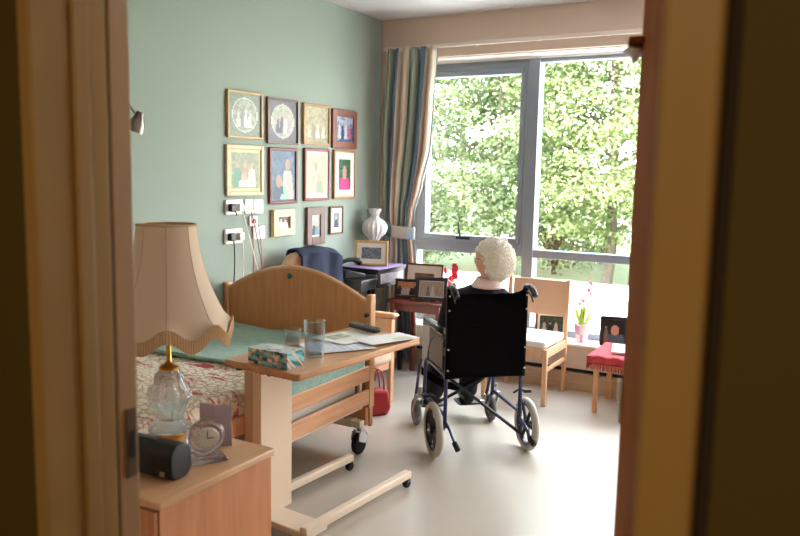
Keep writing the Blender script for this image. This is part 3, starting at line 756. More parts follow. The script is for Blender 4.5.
# ------------------------------------------------------------------ mahogany table with frames
mt = thing('side_table', 'small dark red mahogany table holding three photo frames', 'table', (-2.665, 5.12, 0))
bx(-.235, .235, -.20, .20, .61, .635).out('table_top', MAHOG, mt, bevel=.006)
bx(-.20, .20, -.17, .17, .55, .61).out('apron', MAHOG, mt, bevel=.003)
for sx in (-1, 1):
    for sy in (-1, 1):
        B().prism(rrect(.034, .034, .006, 2, sx*.195, sy*.165), 'z', 0, .61).out('leg', MAHOG, mt)
BF = (24, 22, 26)
framed('photo_frame', 'black frame with orange-lit group photo, left on the mahogany table', .20, .145, .020, BF,
       dict(bg=(200, 130, 90), bg2=(232, 180, 140), k=31, grad=.4, figs=[(.12, .7, .14, (20, 16, 20), (60, 40, 34)), (.32, .6, .13, (210, 206, 210), SK), (.52, .66, .14, (216, 214, 220), SK), (.72, .66, .13, (24, 20, 26), SK), (.9, .8, .12, (20, 18, 22), SK)], base=.02), (-2.785, 5.045, .6375), R(14), lean=R(-12), standing=True)
framed('photo_frame', 'larger black frame with pale crowded photo, right on the mahogany table', .245, .175, .026, (26, 32, 46),
       dict(bg=(150, 130, 120), bg2=(216, 210, 214), k=33, f=60, figs=[(.15, .7, .07, (200, 180, 150), SK), (.35, .75, .07, (110, 120, 140), SK), (.55, .72, .07, (220, 216, 220), SK), (.75, .75, .07, (190, 150, 120), SK)], base=.02), (-2.575, 5.04, .6375), R(16), matc=(190, 196, 206), mw=.006, lean=R(-12), standing=True)
framed('photo_frame', 'brown frame with wide white mount standing at the back of the mahogany table', .31, .25, .014, (104, 50, 40),
       dict(bg=(120, 80, 60), bg2=(190, 150, 120), k=35, f=50), (-2.735, 5.215, .6375), R(8), matc=(226, 220, 214), mw=.06, lean=R(-10), standing=False)
t = B(); t.box(-.07, .07, -.008, .008, 0, .20)
t = thing('box_file', 'white and green booklet leaning under the mahogany table', 'booklet', (-2.70, 5.40, .0), R(4)); t.name = 'booklet'
bx(-.12, .12, -.01, .01, 0, .46).out('pages', mat('booklet_white', (226, 230, 232), .5), t)
bx(-.121, .121, -.0115, -.0101, .37, .43).out('green_band', mat('booklet_green', (90, 150, 90), .5), t)

# ------------------------------------------------------------------ window sill things
SZ = .3525
framed('photo_frame', 'brown frame with dark group photo on the sill behind the wooden chair', .25, .205, .02, (90, 60, 52),
       dict(bg=(40, 60, 40), bg2=(80, 90, 70), k=41, figs=[(.2, .6, .1, (200, 190, 190), SK), (.45, .6, .1, (30, 30, 40), SK), (.7, .62, .1, (216, 190, 190), SK)], base=.02), (-1.80, 5.56, SZ+.002), R(12), matc=(210, 206, 196), mw=.016, lean=R(-8), standing=False)
framed('photo_frame', 'black frame with portrait of a person on the sill by the stool', .215, .215, .024, (22, 20, 22),
       dict(bg=(18, 16, 18), bg2=(50, 44, 42), k=43, figs=[(.5, .72, .42, (80, 110, 130), (232, 170, 144)), (.12, .7, .1, (150, 120, 110), SK)], base=.0), (-1.315, 5.56, SZ+.002), R(14), lean=R(-8), standing=False)
# orchid
o = thing('potted_orchid', 'pink orchid in a pale lilac pot on the window sill', 'plant', (-1.565, 5.575, SZ))
pc = lambda i, f: (206, 160, 196) if hsh(f.calc_center_median().x*60, f.calc_center_median().z*50, 8) > .12 else (234, 222, 236)
B().lathe([(0, 0), (.04, 0), (.048, .06), (.062, .125), (.066, .13), (.066, .14), (.058, .14), (.055, .12), (0, .118)], seg=40).out('pot', vcmat('pot_glaze', .25), o, smooth=True, color=pc)
LEAF = mat('orchid_leaf', (150, 186, 60), .45); ST = mat('orchid_stem', (96, 110, 60), .6)
random.seed(3)
b = B()
for i in range(11):
    a = i*2.4; L_ = random.uniform(.14, .24); l_ = random.uniform(.25, .6)
    base = V((.02*cos(a), .02*sin(a), .12)); d_ = V((cos(a)*l_, sin(a)*l_, 1)).normalized(); sd = V((-sin(a), cos(a), 0))
    prev = None
    for j in range(9):
        t_ = j/8; c = base+d_*L_*t_+V((cos(a), sin(a), 0))*.03*t_*t_-V((0, 0, .02))*t_**3; w_ = .011*sin(pi*min(1, .12+t_*.88))+.0005
        cur = (b._v(c-sd*w_), b._v(c+V((0, 0, -.003))), b._v(c+sd*w_))
        if prev:
            b.bm.faces.new((prev[0], prev[1], cur[1], cur[0])); b.bm.faces.new((prev[1], prev[2], cur[2], cur[1]))
        prev = cur
b.out('leaves', LEAF, o, smooth=True, solid=.0015)
stem = bez((0, 0, .12), (.02, 0, .4), (.055, -.01, .47), 12); stem2 = bez((.0, .0, .12), (-.03, 0, .25), (.0, -.02, .33), 8)
b = B(); b.tube(stem, .002, 6); b.tube(stem2, .002, 6); b.out('stems', ST, o, smooth=True)
PINK = mat('orchid_pink', (244, 176, 212), .6, sss=.6)
def flower(b, c, r, n, rnd):
    c = V(c); ax = V((rnd.uniform(-.5, .5), -1, rnd.uniform(-.3, .5))).normalized()
    u = ax.cross(V((0, 0, 1))).normalized(); v = ax.cross(u)
    for i in range(n):
        a = 2*pi*i/n; d_ = u*cos(a)+v*sin(a); s_ = ax.cross(d_)
        p = [c, c+d_*r*.5+s_*r*.35+ax*r*.15, c+d_*r+ax*r*.05, c+d_*r*.5-s_*r*.35+ax*r*.15]
        b.bm.faces.new([b._v(q) for q in p])
rnd = random.Random(4)
for c, r in [((.055, -.015, .45), .028), ((.045, -.02, .40), .026), ((.06, -.015, .37), .024), ((.005, -.025, .32), .026), ((-.02, -.02, .29), .022)]:
    b = B(); flower(b, c, r, 5, rnd); b.out('flower', PINK, o, solid=.002)
# red flowers
o = thing('potted_flowers', 'pink-red flowers in a white pot on the sill by the curtain', 'plant', (-2.665, 5.57, SZ))
B().lathe([(0, 0), (.04, 0), (.06, .11), (.064, .12), (.056, .12), (.052, .1), (0, .1)], seg=32).out('pot', WHITE, o, smooth=True)
b = B(); tips = []
rnd = random.Random(9)
for i in range(12):
    tip = (rnd.uniform(-.07, .07), rnd.uniform(-.05, .05), rnd.uniform(.32, .52)); tips.append(tip); b.tube(bez((0, 0, .1), (tip[0]*.2, tip[1]*.2, .3), tip, 6), .002, 5)
b.out('stems', ST, o)
b = B()
for i in range(40):
    a = rnd.uniform(0, 2*pi); z = rnd.uniform(.12, .34); r = rnd.uniform(.02, .07); flower(b, (r*cos(a), r*sin(a), z), .02, 3, rnd)
b.out('leaves', mat('leaf_green', (90, 130, 60), .6), o, solid=.001)
RF = mat('petal_red', (222, 50, 74), .6)
for t_ in tips:
    b = B(); flower(b, t_, .03, 6, rnd); flower(b, (t_[0]+.015, t_[1], t_[2]-.015), .022, 5, rnd); b.out('flower', RF, o, solid=.002)

# ------------------------------------------------------------------ wooden dining chair
wc = thing('dining_chair', 'pale wooden chair with padded beige back panel and white seat by the window', 'chair', (-1.86, 5.18, 0))
for sx in (-1, 1):
    B().prism([(.195, 0), (.225, 0), (.225, .42), (.255, .835), (.225, .835), (.195, .43)], 'x', sx*.225-.014, sx*.225+.014).out('back_leg', CHAIRW, wc, bevel=.004)
    bx(sx*.225-.016, sx*.225+.016, -.245, -.212, 0, .40).out('front_leg', CHAIRW, wc, bevel=.004)
    bx(sx*.225-.011, sx*.225+.011, -.211, .195, .335, .395).out('side_rail', CHAIRW, wc, bevel=.003)
    bx(sx*.225-.009, sx*.225+.009, -.211, .195, .235, .262).out('stretcher', CHAIRW, wc, bevel=.003)
bx(-.20, .20, -.24, -.217, .335, .395).out('front_rail', CHAIRW, wc, bevel=.003)
B().prism(rrect(.455, .43, .03, 4, 0, -.02), 'z', .401, .452).out('seat', mat('white_seat', (224, 214, 204), .6), wc, bevel=.016, seg=3)
o_ = B().prism([(-.208, .565), (.208, .565), (.208, .832), (-.208, .832)], 'y', .212, .235)
o_.out('backrest', mat('tan_pad', (206, 168, 138), .7), wc, bevel=.008).rotation_euler = (R(-2.2), 0, 0)

# ------------------------------------------------------------------ stool with cloth
st = thing('stool', 'low wooden stool under a red fringed cloth by the window', 'stool', (-1.08, 5.20, 0))
bx(-.25, .25, -.225, .225, .375, .395).out('stool_top', BEECHX, st, bevel=.004)
bx(-.225, .225, -.20, .20, .32, .375).out('apron', BEECHX, st, bevel=.002)
for sx in (-1, 1):
    for sy in (-1, 1):
        bx(sx*.215-.016, sx*.215+.016, sy*.185-.016, sy*.185+.016, 0, .345).out('leg', BEECHZ, st, bevel=.003)
def clothf(u, v):
    X = (u-.5)*.64; Y = (v-.5)*.58; z = .402
    ox = max(0, abs(X)-.258); oy = max(0, abs(Y)-.233)
    z -= min(.058, max(ox, oy)*.95)
    x = max(-.262, min(.262, X))+(.004 if X > 0 else -.004)*(ox > 0)+.004*sin(Y*60)*(ox > 0); y = max(-.237, min(.237, Y))+.004*sin(X*60)*(oy > 0)
    return (x, y, z+.001*sin(u*20)*sin(v*17))
cl = B().sheet(clothf, 64, 58).out('red_cloth', mat('red_weave', (196, 72, 78), .9, rgb2=(176, 52, 60), vscale=60, bump=.4, bscale=200), loc=(-1.08, 5.20, 0), solid=.004, smooth=True, fixn=False)
tag(cl, 'dusty red cloth with short fringe spread over the low stool', 'cloth')
b = B(); rnd = random.Random(5)
for i in range(70):
    t_ = -.262+.524*i/69; j = rnd.uniform(-.004, .004)
    for (x, y) in ((t_, -.245), (t_, .245)): b.tube([(x, y, .35), (x+j, y-.002, .305+rnd.uniform(0, .01))], .0022, 4)
for i in range(60):
    t_ = -.237+.474*i/59; j = rnd.uniform(-.004, .004)
    for (x, y) in ((-.269, t_), (.269, t_)): b.tube([(x, y, .35), (x, y+j, .305+rnd.uniform(0, .01))], .0022, 4)
b.out('fringe', mat('red_fringe', (170, 46, 50), .9), cl)
bk = thing('book', 'white book lying on the red stool cloth', 'book', (-1.14, 5.20, .4065), R(12))
bx(-.10, .10, -.13, .13, 0, .003).out('back_cover', mat('book_dark', (60, 50, 50), .5), bk)
bx(-.098, .098, -.128, .128, .0032, .016).out('pages', mat('pages', (230, 224, 214), .8), bk)
bx(-.10, .10, -.13, .13, .0162, .020).out('front_cover', mat('book_white', (232, 232, 236), .4), bk, bevel=.001)

# ------------------------------------------------------------------ wheelchair
WO = V((-1.643, 3.90, 0)); WR = R(43)
wh = thing('wheelchair', 'transit wheelchair with black back sling and navy frame', 'wheelchair', WO, WR)
NAVY = mat('navy_enamel', (30, 46, 92), .3, coat=.4)
SLING = mat('black_nylon', (4, 4, 6), .85, spec=.1, bump=.15, bscale=200)
TYRE = mat('grey_tyre', (172, 168, 160), .75)
PX = .225
def sling(u, v):
    x = (u-.5)*2*(PX+.012); z = .45+v*.50
    dip = -.015*(1-(2*u-1)**2)
    zz = z - (.03*(1-(2*u-1)**4) if v > .99 else 0) + (.012*(2*u-1)**2 if v > .9 else 0)
    return (x, -.012+dip*-1.0*.6-.02*sin(pi*u)*0-.012, zz)
sl = B().sheet(sling, 24, 20).out('back_sling', SLING, wh, solid=.014, smooth=True, fixn=False)
b = B()
b.box(-PX, PX, -.024, -.0205, .735, .755); b.out('back_strap', SLING, wh, bevel=.001)
for sx in (-1, 1):
    fr = B()
    x = sx*PX
    fr.tube([(x, 0, .20), (x, 0, .93)]+[tuple(q) for q in bez((x, 0, .93), (x, -.0, .975), (x, -.05, .975), 6)]+[(x, -.08, .97)], .0115, 10)      # back post
    fr.tube([(x, 0, .46), (x, .40, .46), (x, .43, .44), (x, .45, .20)], .0115, 10)        # seat tube and front post
    fr.tube([(x, 0, .23), (x, .45, .23)], .0115, 10)
    fr.tube([(x, .0, .16), (x, -.0, .23)], .012, 8)
    fr.tube(bez((x+sx*.01, .0, .66), (x+sx*.01, .30, .70), (x+sx*.01, .34, .47), 10), .010, 8)       # arm tube
    fr.tube([(x+sx*.02, .46, .44), (x+sx*.02, .50, .38), (x+sx*.015, .60, .16)], .010, 8)   # legrest hanger
    fr.tube([(x, .0, .155), (x+sx*.03, 0, .155)], .01, 8)
    fr.out('side_frame', NAVY, wh, smooth=True)
    g = B(); g.tube([(x, -.07, .972)]+bez((x, -.075, .972), (x, -.125, .972), (x, -.155, .930), 8), [.013]+[.017]*8+[.018], 12)
    g.out('push_handle', BLACK, wh, smooth=True)
    g = B(); g.tube([(x-sx*.0, -.045, .945), (x, -.10, .925), (x, -.13, .895)], .005, 6); g.out('brake_lever', BLACK, wh, smooth=True)
    a = B(); a.prism(rrect(.055, .27, .02, 4, x+sx*.02, .20), 'z', .70, .732); a.out('arm_pad', mat('pad_vinyl', (70, 78, 96), .25), wh, bevel=.01, seg=3)
    a = B(); a.box(x+sx*.012-.004, x+sx*.012+.004, .03, .31, .49, .69) ; a.out('skirt_guard', mat('guard_grey', (78, 76, 80), .45), wh, bevel=.002)
    a = B(); a.tube([(x+sx*.02, .02, .692), (x+sx*.02, .31, .692)], .006, 8); a.out('arm_bracket', CHROME, wh, smooth=True)
    # rear wheel
    wx = .272 if sx > 0 else -.292
    ty = B(); n = 40
    ty.tube([(wx, .134*cos(2*pi*i/n), .155+.134*sin(2*pi*i/n)) for i in range(n)], .021, 12, closed=True)
    t_ = ty.out('rear_wheel', TYRE, wh, smooth=True)
    rm = B(); rm.lathe([(.112, -.014), (.120, -.014), (.120, .014), (.112, .014), (.110, 0), (.112, -.014)], (wx, 0, .155), 36, 'x', caps=False)
    for i in range(6):
        a_ = 2*pi*i/6
        rm.tube([(wx, .02*cos(a_), .155+.02*sin(a_)), (wx, .112*cos(a_), .155+.112*sin(a_))], [.013, .009], 8)
    rm.lathe([(0, -.025), (.026, -.025), (.03, 0), (.026, .025), (0, .025)], (wx, 0, .155), 20, 'x')
    rm.out('wheel_rim', mat('rim_black', (24, 24, 28), .35), t_, smooth=True)
    B().lathe([(0, .034), (.008, .034), (.009, .026)] if sx > 0 else [(0, -.034), (.008, -.034), (.009, -.026)], (wx, 0, .155), 12, 'x').out('axle_cap', CHROME, t_, smooth=True)
    # castor
    cx, cy = sx*.25, .54
    ca = B(); n = 30
    ca.tube([(cx, cy+.072*cos(2*pi*i/n), .088+.072*sin(2*pi*i/n)) for i in range(n)], .016, 10, closed=True)
    c_ = ca.out('front_castor', mat('castor_tyre', (110, 110, 112), .7), wh, smooth=True)
    B().lathe([(0, -.013), (.03, -.012), (.06, -.008), (.06, .008), (.03, .012), (0, .013)], (cx, cy, .088), 24, 'x').out('castor_hub', mat('rim_black', (24, 24, 28)), c_, smooth=True)
    fk = B(); fk.prism([(cy-.012, .088), (cy+.012, .088), (cy-.06, .215), (cy-.10, .215)], 'x', cx-.026, cx-.02); fk.prism([(cy-.012, .088), (cy+.012, .088), (cy-.06, .215), (cy-.10, .215)], 'x', cx+.02, cx+.026)
    fk.box(cx-.026, cx+.026, cy-.10, cy-.055, .205, .22); fk.tube([(cx, cy-.08, .22), (cx, cy-.08, .27)], .012, 8); fk.tube([(cx, cy-.08, .24), (sx*PX, cy-.09, .24)], .01, 8)
    fk.out('castor_fork', STEEL, wh, bevel=.002)
    fp = B(); fp.tube([(sx*.235, .60, .16), (sx*.235, .61, .11), (sx*.20, .62, .105)], .009, 8); fp.out('footrest_stem', CHROME, wh, smooth=True)
    fp = B(); fp.prism(rrect(.15, .14, .02, 3, sx*.125, .65), 'z', .095, .107); fp.out('footplate', BLACK, wh, bevel=.003)
    tl = B(); tl.tube([(sx*PX, 0, .20), (sx*PX+.012, -.06, .165), (sx*PX+.025, -.13, .10)], .009, 8); tl.out('tipping_lever', NAVY, wh, smooth=True)
    tl = B(); tl.tube([(sx*PX+.022, -.115, .112), (sx*PX+.032, -.155, .08)], .015, 10); tl.out('lever_tip', RUBBER, wh, smooth=True)
    br = B(); br.tube([(sx*.24, .14, .30), (sx*.275, .14, .32), (sx*.31, .11, .32)], .007, 8); br.box(sx*.31-.022, sx*.31+.022, .085, .12, .312, .33); br.out('parking_brake', BLACK, wh, bevel=.002)
    bl = B()
    for z in (.50, .62, .84, .92): bl.lathe([(0, -.004), (.006, -.003), (.007, 0)], (sx*(PX+.002), -.036, z), 10, 'y')
    for z in (.46, .66): bl.lathe([(0, -.02), (.010, -.019), (.011, -.012)], (sx*(PX+.002), 0, z), 10, 'y')
    bl.out('bolts', CHROME, wh, smooth=True)
    hg_ = B(); hg_.box(sx*PX-.018, sx*PX+.018, -.016, .02, .70, .735); hg_.out('folding_joint', STEEL, wh, bevel=.003)
xb = B(); xb.tube([(-PX, .22, .23), (PX, .22, .455)], .010, 8); xb.out('cross_brace', mat('brace_dark', (30, 32, 44), .4), wh, smooth=True)
xb = B(); xb.tube([(PX+.01, -.02, .10), (-PX, .245, .455)], .010, 8); xb.out('cross_brace', mat('brace_dark', (30, 32, 44)), wh, smooth=True)
bx(-.215, .215, .02, .42, .468, .49).out('seat_sling', SLING, wh, bevel=.006)
def calf(u, v):
    x = (u-.5)*2*.235; return (x, .50-.05*sin(pi*u)-.01, .34-.10*sin(pi*u)+v*.05)
B().sheet(calf, 20, 3).out('calf_strap', SLING, wh, solid=.006, smooth=True, fixn=False)

# ------------------------------------------------------------------ the woman
pe = thing('person', 'person with curly white hair, pink collar and dark cardigan seated in the wheelchair', 'person', WO, WR)
SKIN = mat('skin', (238, 190, 170), .55, sss=.1)
def skin_mesh(verts, edges, root=0, sub=2):
    b = B()
    for (x, y, z, rr) in verts: b.ball((x, y, z), rr, 20, 14)
    for a, c in edges:
        p, q = V(verts[a][:3]), V(verts[c][:3])
        if (p-q).length > .005: b.tube([p.lerp(q, t) for t in (0, .25, .5, .75, 1)], [lerp(verts[a][3], verts[c][3], t) for t in (0, .25, .5, .75, 1)], 20)
    bmesh.ops.recalc_face_normals(b.bm, faces=b.bm.faces)
    me = bpy.data.meshes.new('tmp'); b.bm.to_mesh(me); b.bm.free(); return me
def finish(me, name, m, parent, remesh=0, smooth_it=0):
    o = bpy.data.objects.new(name, me); COL.objects.link(o); me.materials.clear(); me.materials.append(m)
    if remesh:
        q = o.modifiers.new('r', 'REMESH'); q.mode = 'VOXEL'; q.voxel_size = remesh; q.use_smooth_shade = True
        if smooth_it:
            q = o.modifiers.new('s', 'SMOOTH'); q.iterations = smooth_it; q.factor = .5
        dg = bpy.context.evaluated_depsgraph_get(); dg.update()
        me = bpy.data.meshes.new_from_object(o.evaluated_get(dg)); o.modifiers.clear(); o.data = me; me.name = name
        bb = bmesh.new(); bb.from_mesh(me); seen = set(); isl = []
        for v0 in bb.verts:
            if v0 in seen: continue
            st_ = [v0]; seen.add(v0); cur = []
            while st_:
                q_ = st_.pop(); cur.append(q_)
                for e_ in q_.link_edges:
                    w_ = e_.other_vert(q_)
                    if w_ not in seen: seen.add(w_); st_.append(w_)
            isl.append(cur)
        isl.sort(key=len); print('ISLANDS', [(len(i_), [round(f_(v.co[k] for v in i_), 2) for k in range(3) for f_ in (min, max)]) for i_ in isl[-6:]])
        for i_ in isl[:-1]: bmesh.ops.delete(bb, geom=i_, context='VERTS')
        bb.to_mesh(me); bb.free()
        me.materials.clear(); me.materials.append(m)
    me.polygons.foreach_set('use_smooth', [True]*len(me.polygons)); o.parent = parent
    return o
HC = V((.060, .115, 1.10)); HY = R(42)      # head centre and yaw
def body_graph(k=1.0, arms=True, legs=True, hands=True, head=True):
    Vt = [(0, .16, .58, .11), (0, .15, .70, .10), (.005, .14, .81, .105), (.02, .125, .88, .09), (.035, .11, .945, .055), (.045, .10, 1.02, .045), (.052, .105, 1.06, .05)]
    E = [(i, i+1) for i in range(6)]
    for sx in (-1, 1):
        b0 = len(Vt)
        Vt += [(sx*.115, .11, .885, .052), (sx*.16, .125, .855, .045), (sx*.18, .155, .74, .04), (sx*.185, .18, .69, .036), (sx*.155, .28, .69, .032), (sx*.09, .37, .69, .024)]
        E += [(3, b0)]+[(b0+i, b0+i+1) for i in range(5)]
        b0 = len(Vt)
        Vt += [(sx*.09, .15, .56, .085), (sx*.10, .32, .565, .078), (sx*.105, .47, .55, .062), (sx*.105, .52, .46, .056), (sx*.11, .57, .30, .050), (sx*.115, .60, .17, .036), (sx*.12, .68, .135, .034), (sx*.125, .74, .125, .026)]
        E += [(0, b0)]+[(b0+i, b0+i+1) for i in range(7)]
    return Vt, E
Vt, E = body_graph()
body = skin_mesh(Vt, E, 0, 2)
bm = bmesh.new(); bm.from_mesh(body)
hb_ = B(); hb_.bm.free(); hb_.bm = bm
# head with face
n0 = len(bm.verts); Mh = Matrix.Translation(HC) @ Matrix.Rotation(HY, 4, 'Z')
h = B(); h.ball((0, 0, 0), (1, 1, 1), 64, 48)
for v in h.bm.verts:
    p = v.co.copy(); az = math.atan2(p.x, p.y); el = p.z
    x, y, z = p.x*.073, p.y*.092, p.z*.112
    if p.z < 0: f_ = 1-.28*(-p.z)**1.5; x *= f_; 
    if p.y < 0 and p.z < -.2: y *= 1-.35*min(1, (-p.z-.2))
    front = max(0, p.y)
    g = lambda cx, cz, sx, sz: math.exp(-((p.x-cx)/sx)**2-((p.z-cz)/sz)**2) if p.y > 0 else 0
    y += .020*g(0, -.16, .12, .16)+.007*g(0, .05, .10, .22)        # nose
    y += -.010*g(.36, .05, .17, .11)-.010*g(-.36, .05, .17, .11)   # sockets
    y += .006*g(.35, .24, .25, .08)+.006*g(-.35, .24, .25, .08)     # brow
    y += .007*g(0, -.46, .22, .05)+.007*g(0, -.57, .20, .05)-.004*g(0, -.515, .24, .025)  # lips
    y += .008*g(0, -.80, .22, .14)                                  # chin
    y += .005*g(.5, -.25, .2, .2)+.005*g(-.5, -.25, .2, .2)         # cheeks
    v.co = V((x, y, z))
for sx in (-1, 1):
    h.ball((sx*.074, -.004, -.005), (.008, .018, .030), 14, 10); h.ball((sx*.079, -.008, -.002), (.006, .017, .027), 14, 10)
h.bm.transform(Mh); tmp = bpy.data.meshes.new('h'); h.bm.to_mesh(tmp); h.bm.free(); bm.from_mesh(tmp)
# hands with five fingers
for sx in (-1, 1):
    wpos = V((sx*.09, .37, .69)); d0 = V((-sx*.55, .78, -.10)).normalized(); side = V((sx*.78, .55, .0)).normalized(); nrm = V((0, 0, 1))
    hd = B(); hd.ball((0, 0, 0), (.036, .045, .014), 20, 12)
    Mp = Matrix.Translation(wpos+d0*.045) @ Matrix(((side.x, d0.x, 0, 0), (side.y, d0.y, 0, 0), (side.z, d0.z, 1, 0), (0, 0, 0, 1)))
    hd.bm.transform(Mp); tmp = bpy.data.meshes.new('h'); hd.bm.to_mesh(tmp); hd.bm.free(); bm.from_mesh(tmp)
    fg = B()
    for i, (off, ln) in enumerate(((-.027, .055), (-.009, .068), (.009, .073), (.027, .064))):
        s0 = wpos+d0*.075+side*off
        fg.tube([s0, s0+d0*ln*.45+nrm*.004, s0+d0*ln*.78-nrm*.010, s0+d0*ln*.93-nrm*.026], [.0085, .008, .0075, .006], 10)
    s0 = wpos+d0*.03+side*.03*(-1)
    fg.tube([s0, s0+d0*.022-side*.022, s0+d0*.045-side*.030-nrm*.006, s0+d0*.058-side*.028-nrm*.012], [.012, .010, .009, .007], 10)
    tmp = bpy.data.meshes.new('h'); fg.bm.to_mesh(tmp); fg.bm.free(); bm.from_mesh(tmp)
bmesh.ops.recalc_face_normals(bm, faces=bm.faces); print('PRE', len(bm.verts), len([e for e in bm.edges if not e.is_manifold])); bm.to_mesh(body); bm.free()
finish(body, 'body', SKIN, pe, .005, 5)
# cardigan
Vc = [(0, .16, .60, .122), (0, .155, .70, .12), (.005, .145, .80, .122), (.018, .125, .875, .108), (.033, .11, .945, .066)]
Ec = [(0, 1), (1, 2), (2, 3), (3, 4)]
for sx in (-1, 1):
    b0 = len(Vc)
    Vc += [(sx*.12, .11, .885, .060), (sx*.165, .125, .86, .056), (sx*.185, .155, .74, .050), (sx*.19, .18, .695, .045), (sx*.16, .275, .695, .040), (sx*.115, .345, .692, .033)]
    Ec += [(3, b0)]+[(b0+i, b0+i+1) for i in range(5)]
finish(skin_mesh(Vc, Ec, 0, 2), 'cardigan', mat('dark_cardigan', (26, 28, 42), .9, bump=.4, bscale=150), pe, .008, 10)
Vc = [(0, .13, .57, .135)]; Ec = []
for sx in (-1, 1):
    b0 = len(Vc)
    Vc += [(sx*.09, .20, .57, .086), (sx*.098, .34, .572, .080), (sx*.106, .48, .55, .072), (sx*.106, .53, .46, .068), (sx*.11, .58, .30, .064), (sx*.114, .60, .20, .060)]
    Ec += [(0, b0)]+[(b0+i, b0+i+1) for i in range(5)]
finish(skin_mesh(Vc, Ec, 0, 2), 'trousers', mat('dark_trousers', (32, 34, 44), .9), pe, .008, 10)
for sx in (-1, 1):
    finish(skin_mesh([(sx*.115, .59, .145, .040), (sx*.12, .66, .142, .043), (sx*.125, .72, .14, .042), (sx*.127, .77, .137, .030)], [(0, 1), (1, 2), (2, 3)], 0, 2), 'shoe', mat('black_shoe', (22, 20, 20), .4), pe, .006, 6)
b = B()
for sx in (-1, 1): b.ball((sx*.028, .083, .006), (.011, .008, .0065), 14, 10)
eb = b.out('eyes', mat('eye_white', (232, 224, 218), .3), pe, smooth=True); eb.matrix_basis = Mh
b = B()
for sx in (-1, 1): b.ball((sx*.028, .0895, .006), (.0045, .0025, .0045), 12, 8)
ib = b.out('irises', mat('iris', (70, 90, 110), .2), eb, smooth=True)
b = B(); b.tube([(-.018, .0905, -.0565), (-.008, .097, -.0555), (0, .099, -.0565), (.008, .097, -.0555), (.018, .0905, -.0565)], [.001, .0032, .003, .0032, .001], 8)
lp = b.out('lips', mat('lip_pink', (196, 120, 112), .5), pe, smooth=True); lp.matrix_basis = Mh
# pink collar
cl = B()
def colr(u, v):
    a = 2*pi*u; r = .058+.030*v
    return (.045+r*cos(a)*1.15, .10+r*sin(a), 1.002-.050*v+.006*sin(a))
cl.sheet(colr, 40, 6).out('collar', mat('pink_collar', (242, 216, 216), .8), pe, solid=.005, smooth=True, fixn=False)
# hair: cap plus curls
HAIR = mat('white_hair', (255, 252, 246), .8, rgb2=(250, 242, 226), vscale=30)
rnd = random.Random(11)
hc = V((.0, -.022, .0)); hr = V((.108, .114, .124))
cap = B(); cap.ball((0, 0, 0), (1, 1, 1), 40, 28)
def face_open(p):   # True when this unit direction lies in the face opening
    return (p.y > .30 and p.z < .45) or (p.y > .02 and p.z < .12) or (p.z < -.62 and p.y > -.05) or p.z < -.93
dl_ = [v for v in cap.bm.verts if face_open(v.co)]
bmesh.ops.delete(cap.bm, geom=dl_, context='VERTS')
for v in cap.bm.verts:
    n = v.co.copy(); v.co = V((n.x*hr.x, n.y*hr.y, n.z*hr.z))*(1+.06*noise.noise(n*4))+hc
cnt = 0
while cnt < 1300:
    n = V((rnd.gauss(0, 1), rnd.gauss(0, 1), rnd.gauss(0, 1))).normalized()
    if face_open(n): continue
    cnt += 1
    base = V((n.x*hr.x, n.y*hr.y, n.z*hr.z))*(1+.06*noise.noise(n*4)+rnd.uniform(-.03, .05))+hc
    u = n.cross(V((rnd.uniform(-1, 1), rnd.uniform(-1, 1), rnd.uniform(-1, 1)))).normalized(); w_ = n.cross(u)
    R0 = rnd.uniform(.007, .014); a0 = rnd.uniform(0, 6.28); tr_ = rnd.uniform(3.2, 6)
    tilt = rnd.uniform(.2, .9)
    pts = []
    for j in range(9):
        a = a0+tr_*j/8; rr_ = R0*(1-.35*j/8)
        pts.append(base+u*rr_*cos(a)+(w_*(1-tilt)+n*tilt)*rr_*sin(a)+n*.004*j/8)
    cap.tube(pts, [.0012, .0022, .0028, .003, .003, .0028, .0024, .0018, .0008], 5)
hair = cap.out('hair', HAIR, pe, smooth=True, fixn=False); hair.matrix_basis = Mh
# glasses
gl = B()
for sx in (-1, 1):
    gl.tube([(sx*.032+.019*cos(a*pi/8), .086-.004*abs(cos(a*pi/8)), .004+.017*sin(a*pi/8)) for a in range(16)], .0015, 6, closed=True)
    gl.tube([(sx*.051, .084, .010), (sx*.073, .065, .012), (sx*.082, .0, .012), (sx*.083, -.018, -.002)], .0018, 6)
gl.tube([(-.012, .092, .008), (0, .104, .010), (.012, .092, .008)], .0015, 6)
gl = gl.out('glasses', mat('glasses_dark', (50, 34, 28), .4), pe, smooth=True); gl.matrix_basis = Mh

# ------------------------------------------------------------------ outside
struct(bx(-16, 14, 5.96, 10.5, -.35, -.15).out('patio_ground', mat('pale_paving', (216, 212, 204), .9, var=.06, vscale=4)))
struct(bx(-40, 40, 10.5, 60, -.35, -.17).out('lawn_ground', mat('grass', (120, 134, 90), .95, rgb2=(104, 120, 80), vscale=6)))
struct(bx(-16, 14, 10.3, 10.5, -.15, .12).out('garden_kerb', mat('kerb_stone', (206, 202, 194), .9)))
def leafmat(name, c1, c2):
    m = mat(name, c1, .5, rgb2=c2, vscale=1.2)
    N = m.node_tree.nodes; L = m.node_tree.links
    tr = N.new('ShaderNodeBsdfTranslucent'); tr.inputs[0].default_value = (*lin((110, 130, 74)), 1)
    mx = N.new('ShaderNodeMixShader'); mx.inputs[0].default_value = .3
    L.new(N['Principled BSDF'].outputs[0], mx.inputs[1]); L.new(tr.outputs[0], mx.inputs[2]); L.new(mx.outputs[0], N['Material Output'].inputs[0])
    return m
LM = [leafmat('leaf_bright', (116, 130, 92), (84, 98, 66)), leafmat('leaf_mid', (104, 118, 84), (74, 90, 60)), leafmat('leaf_yellow', (132, 142, 94), (104, 118, 74))]
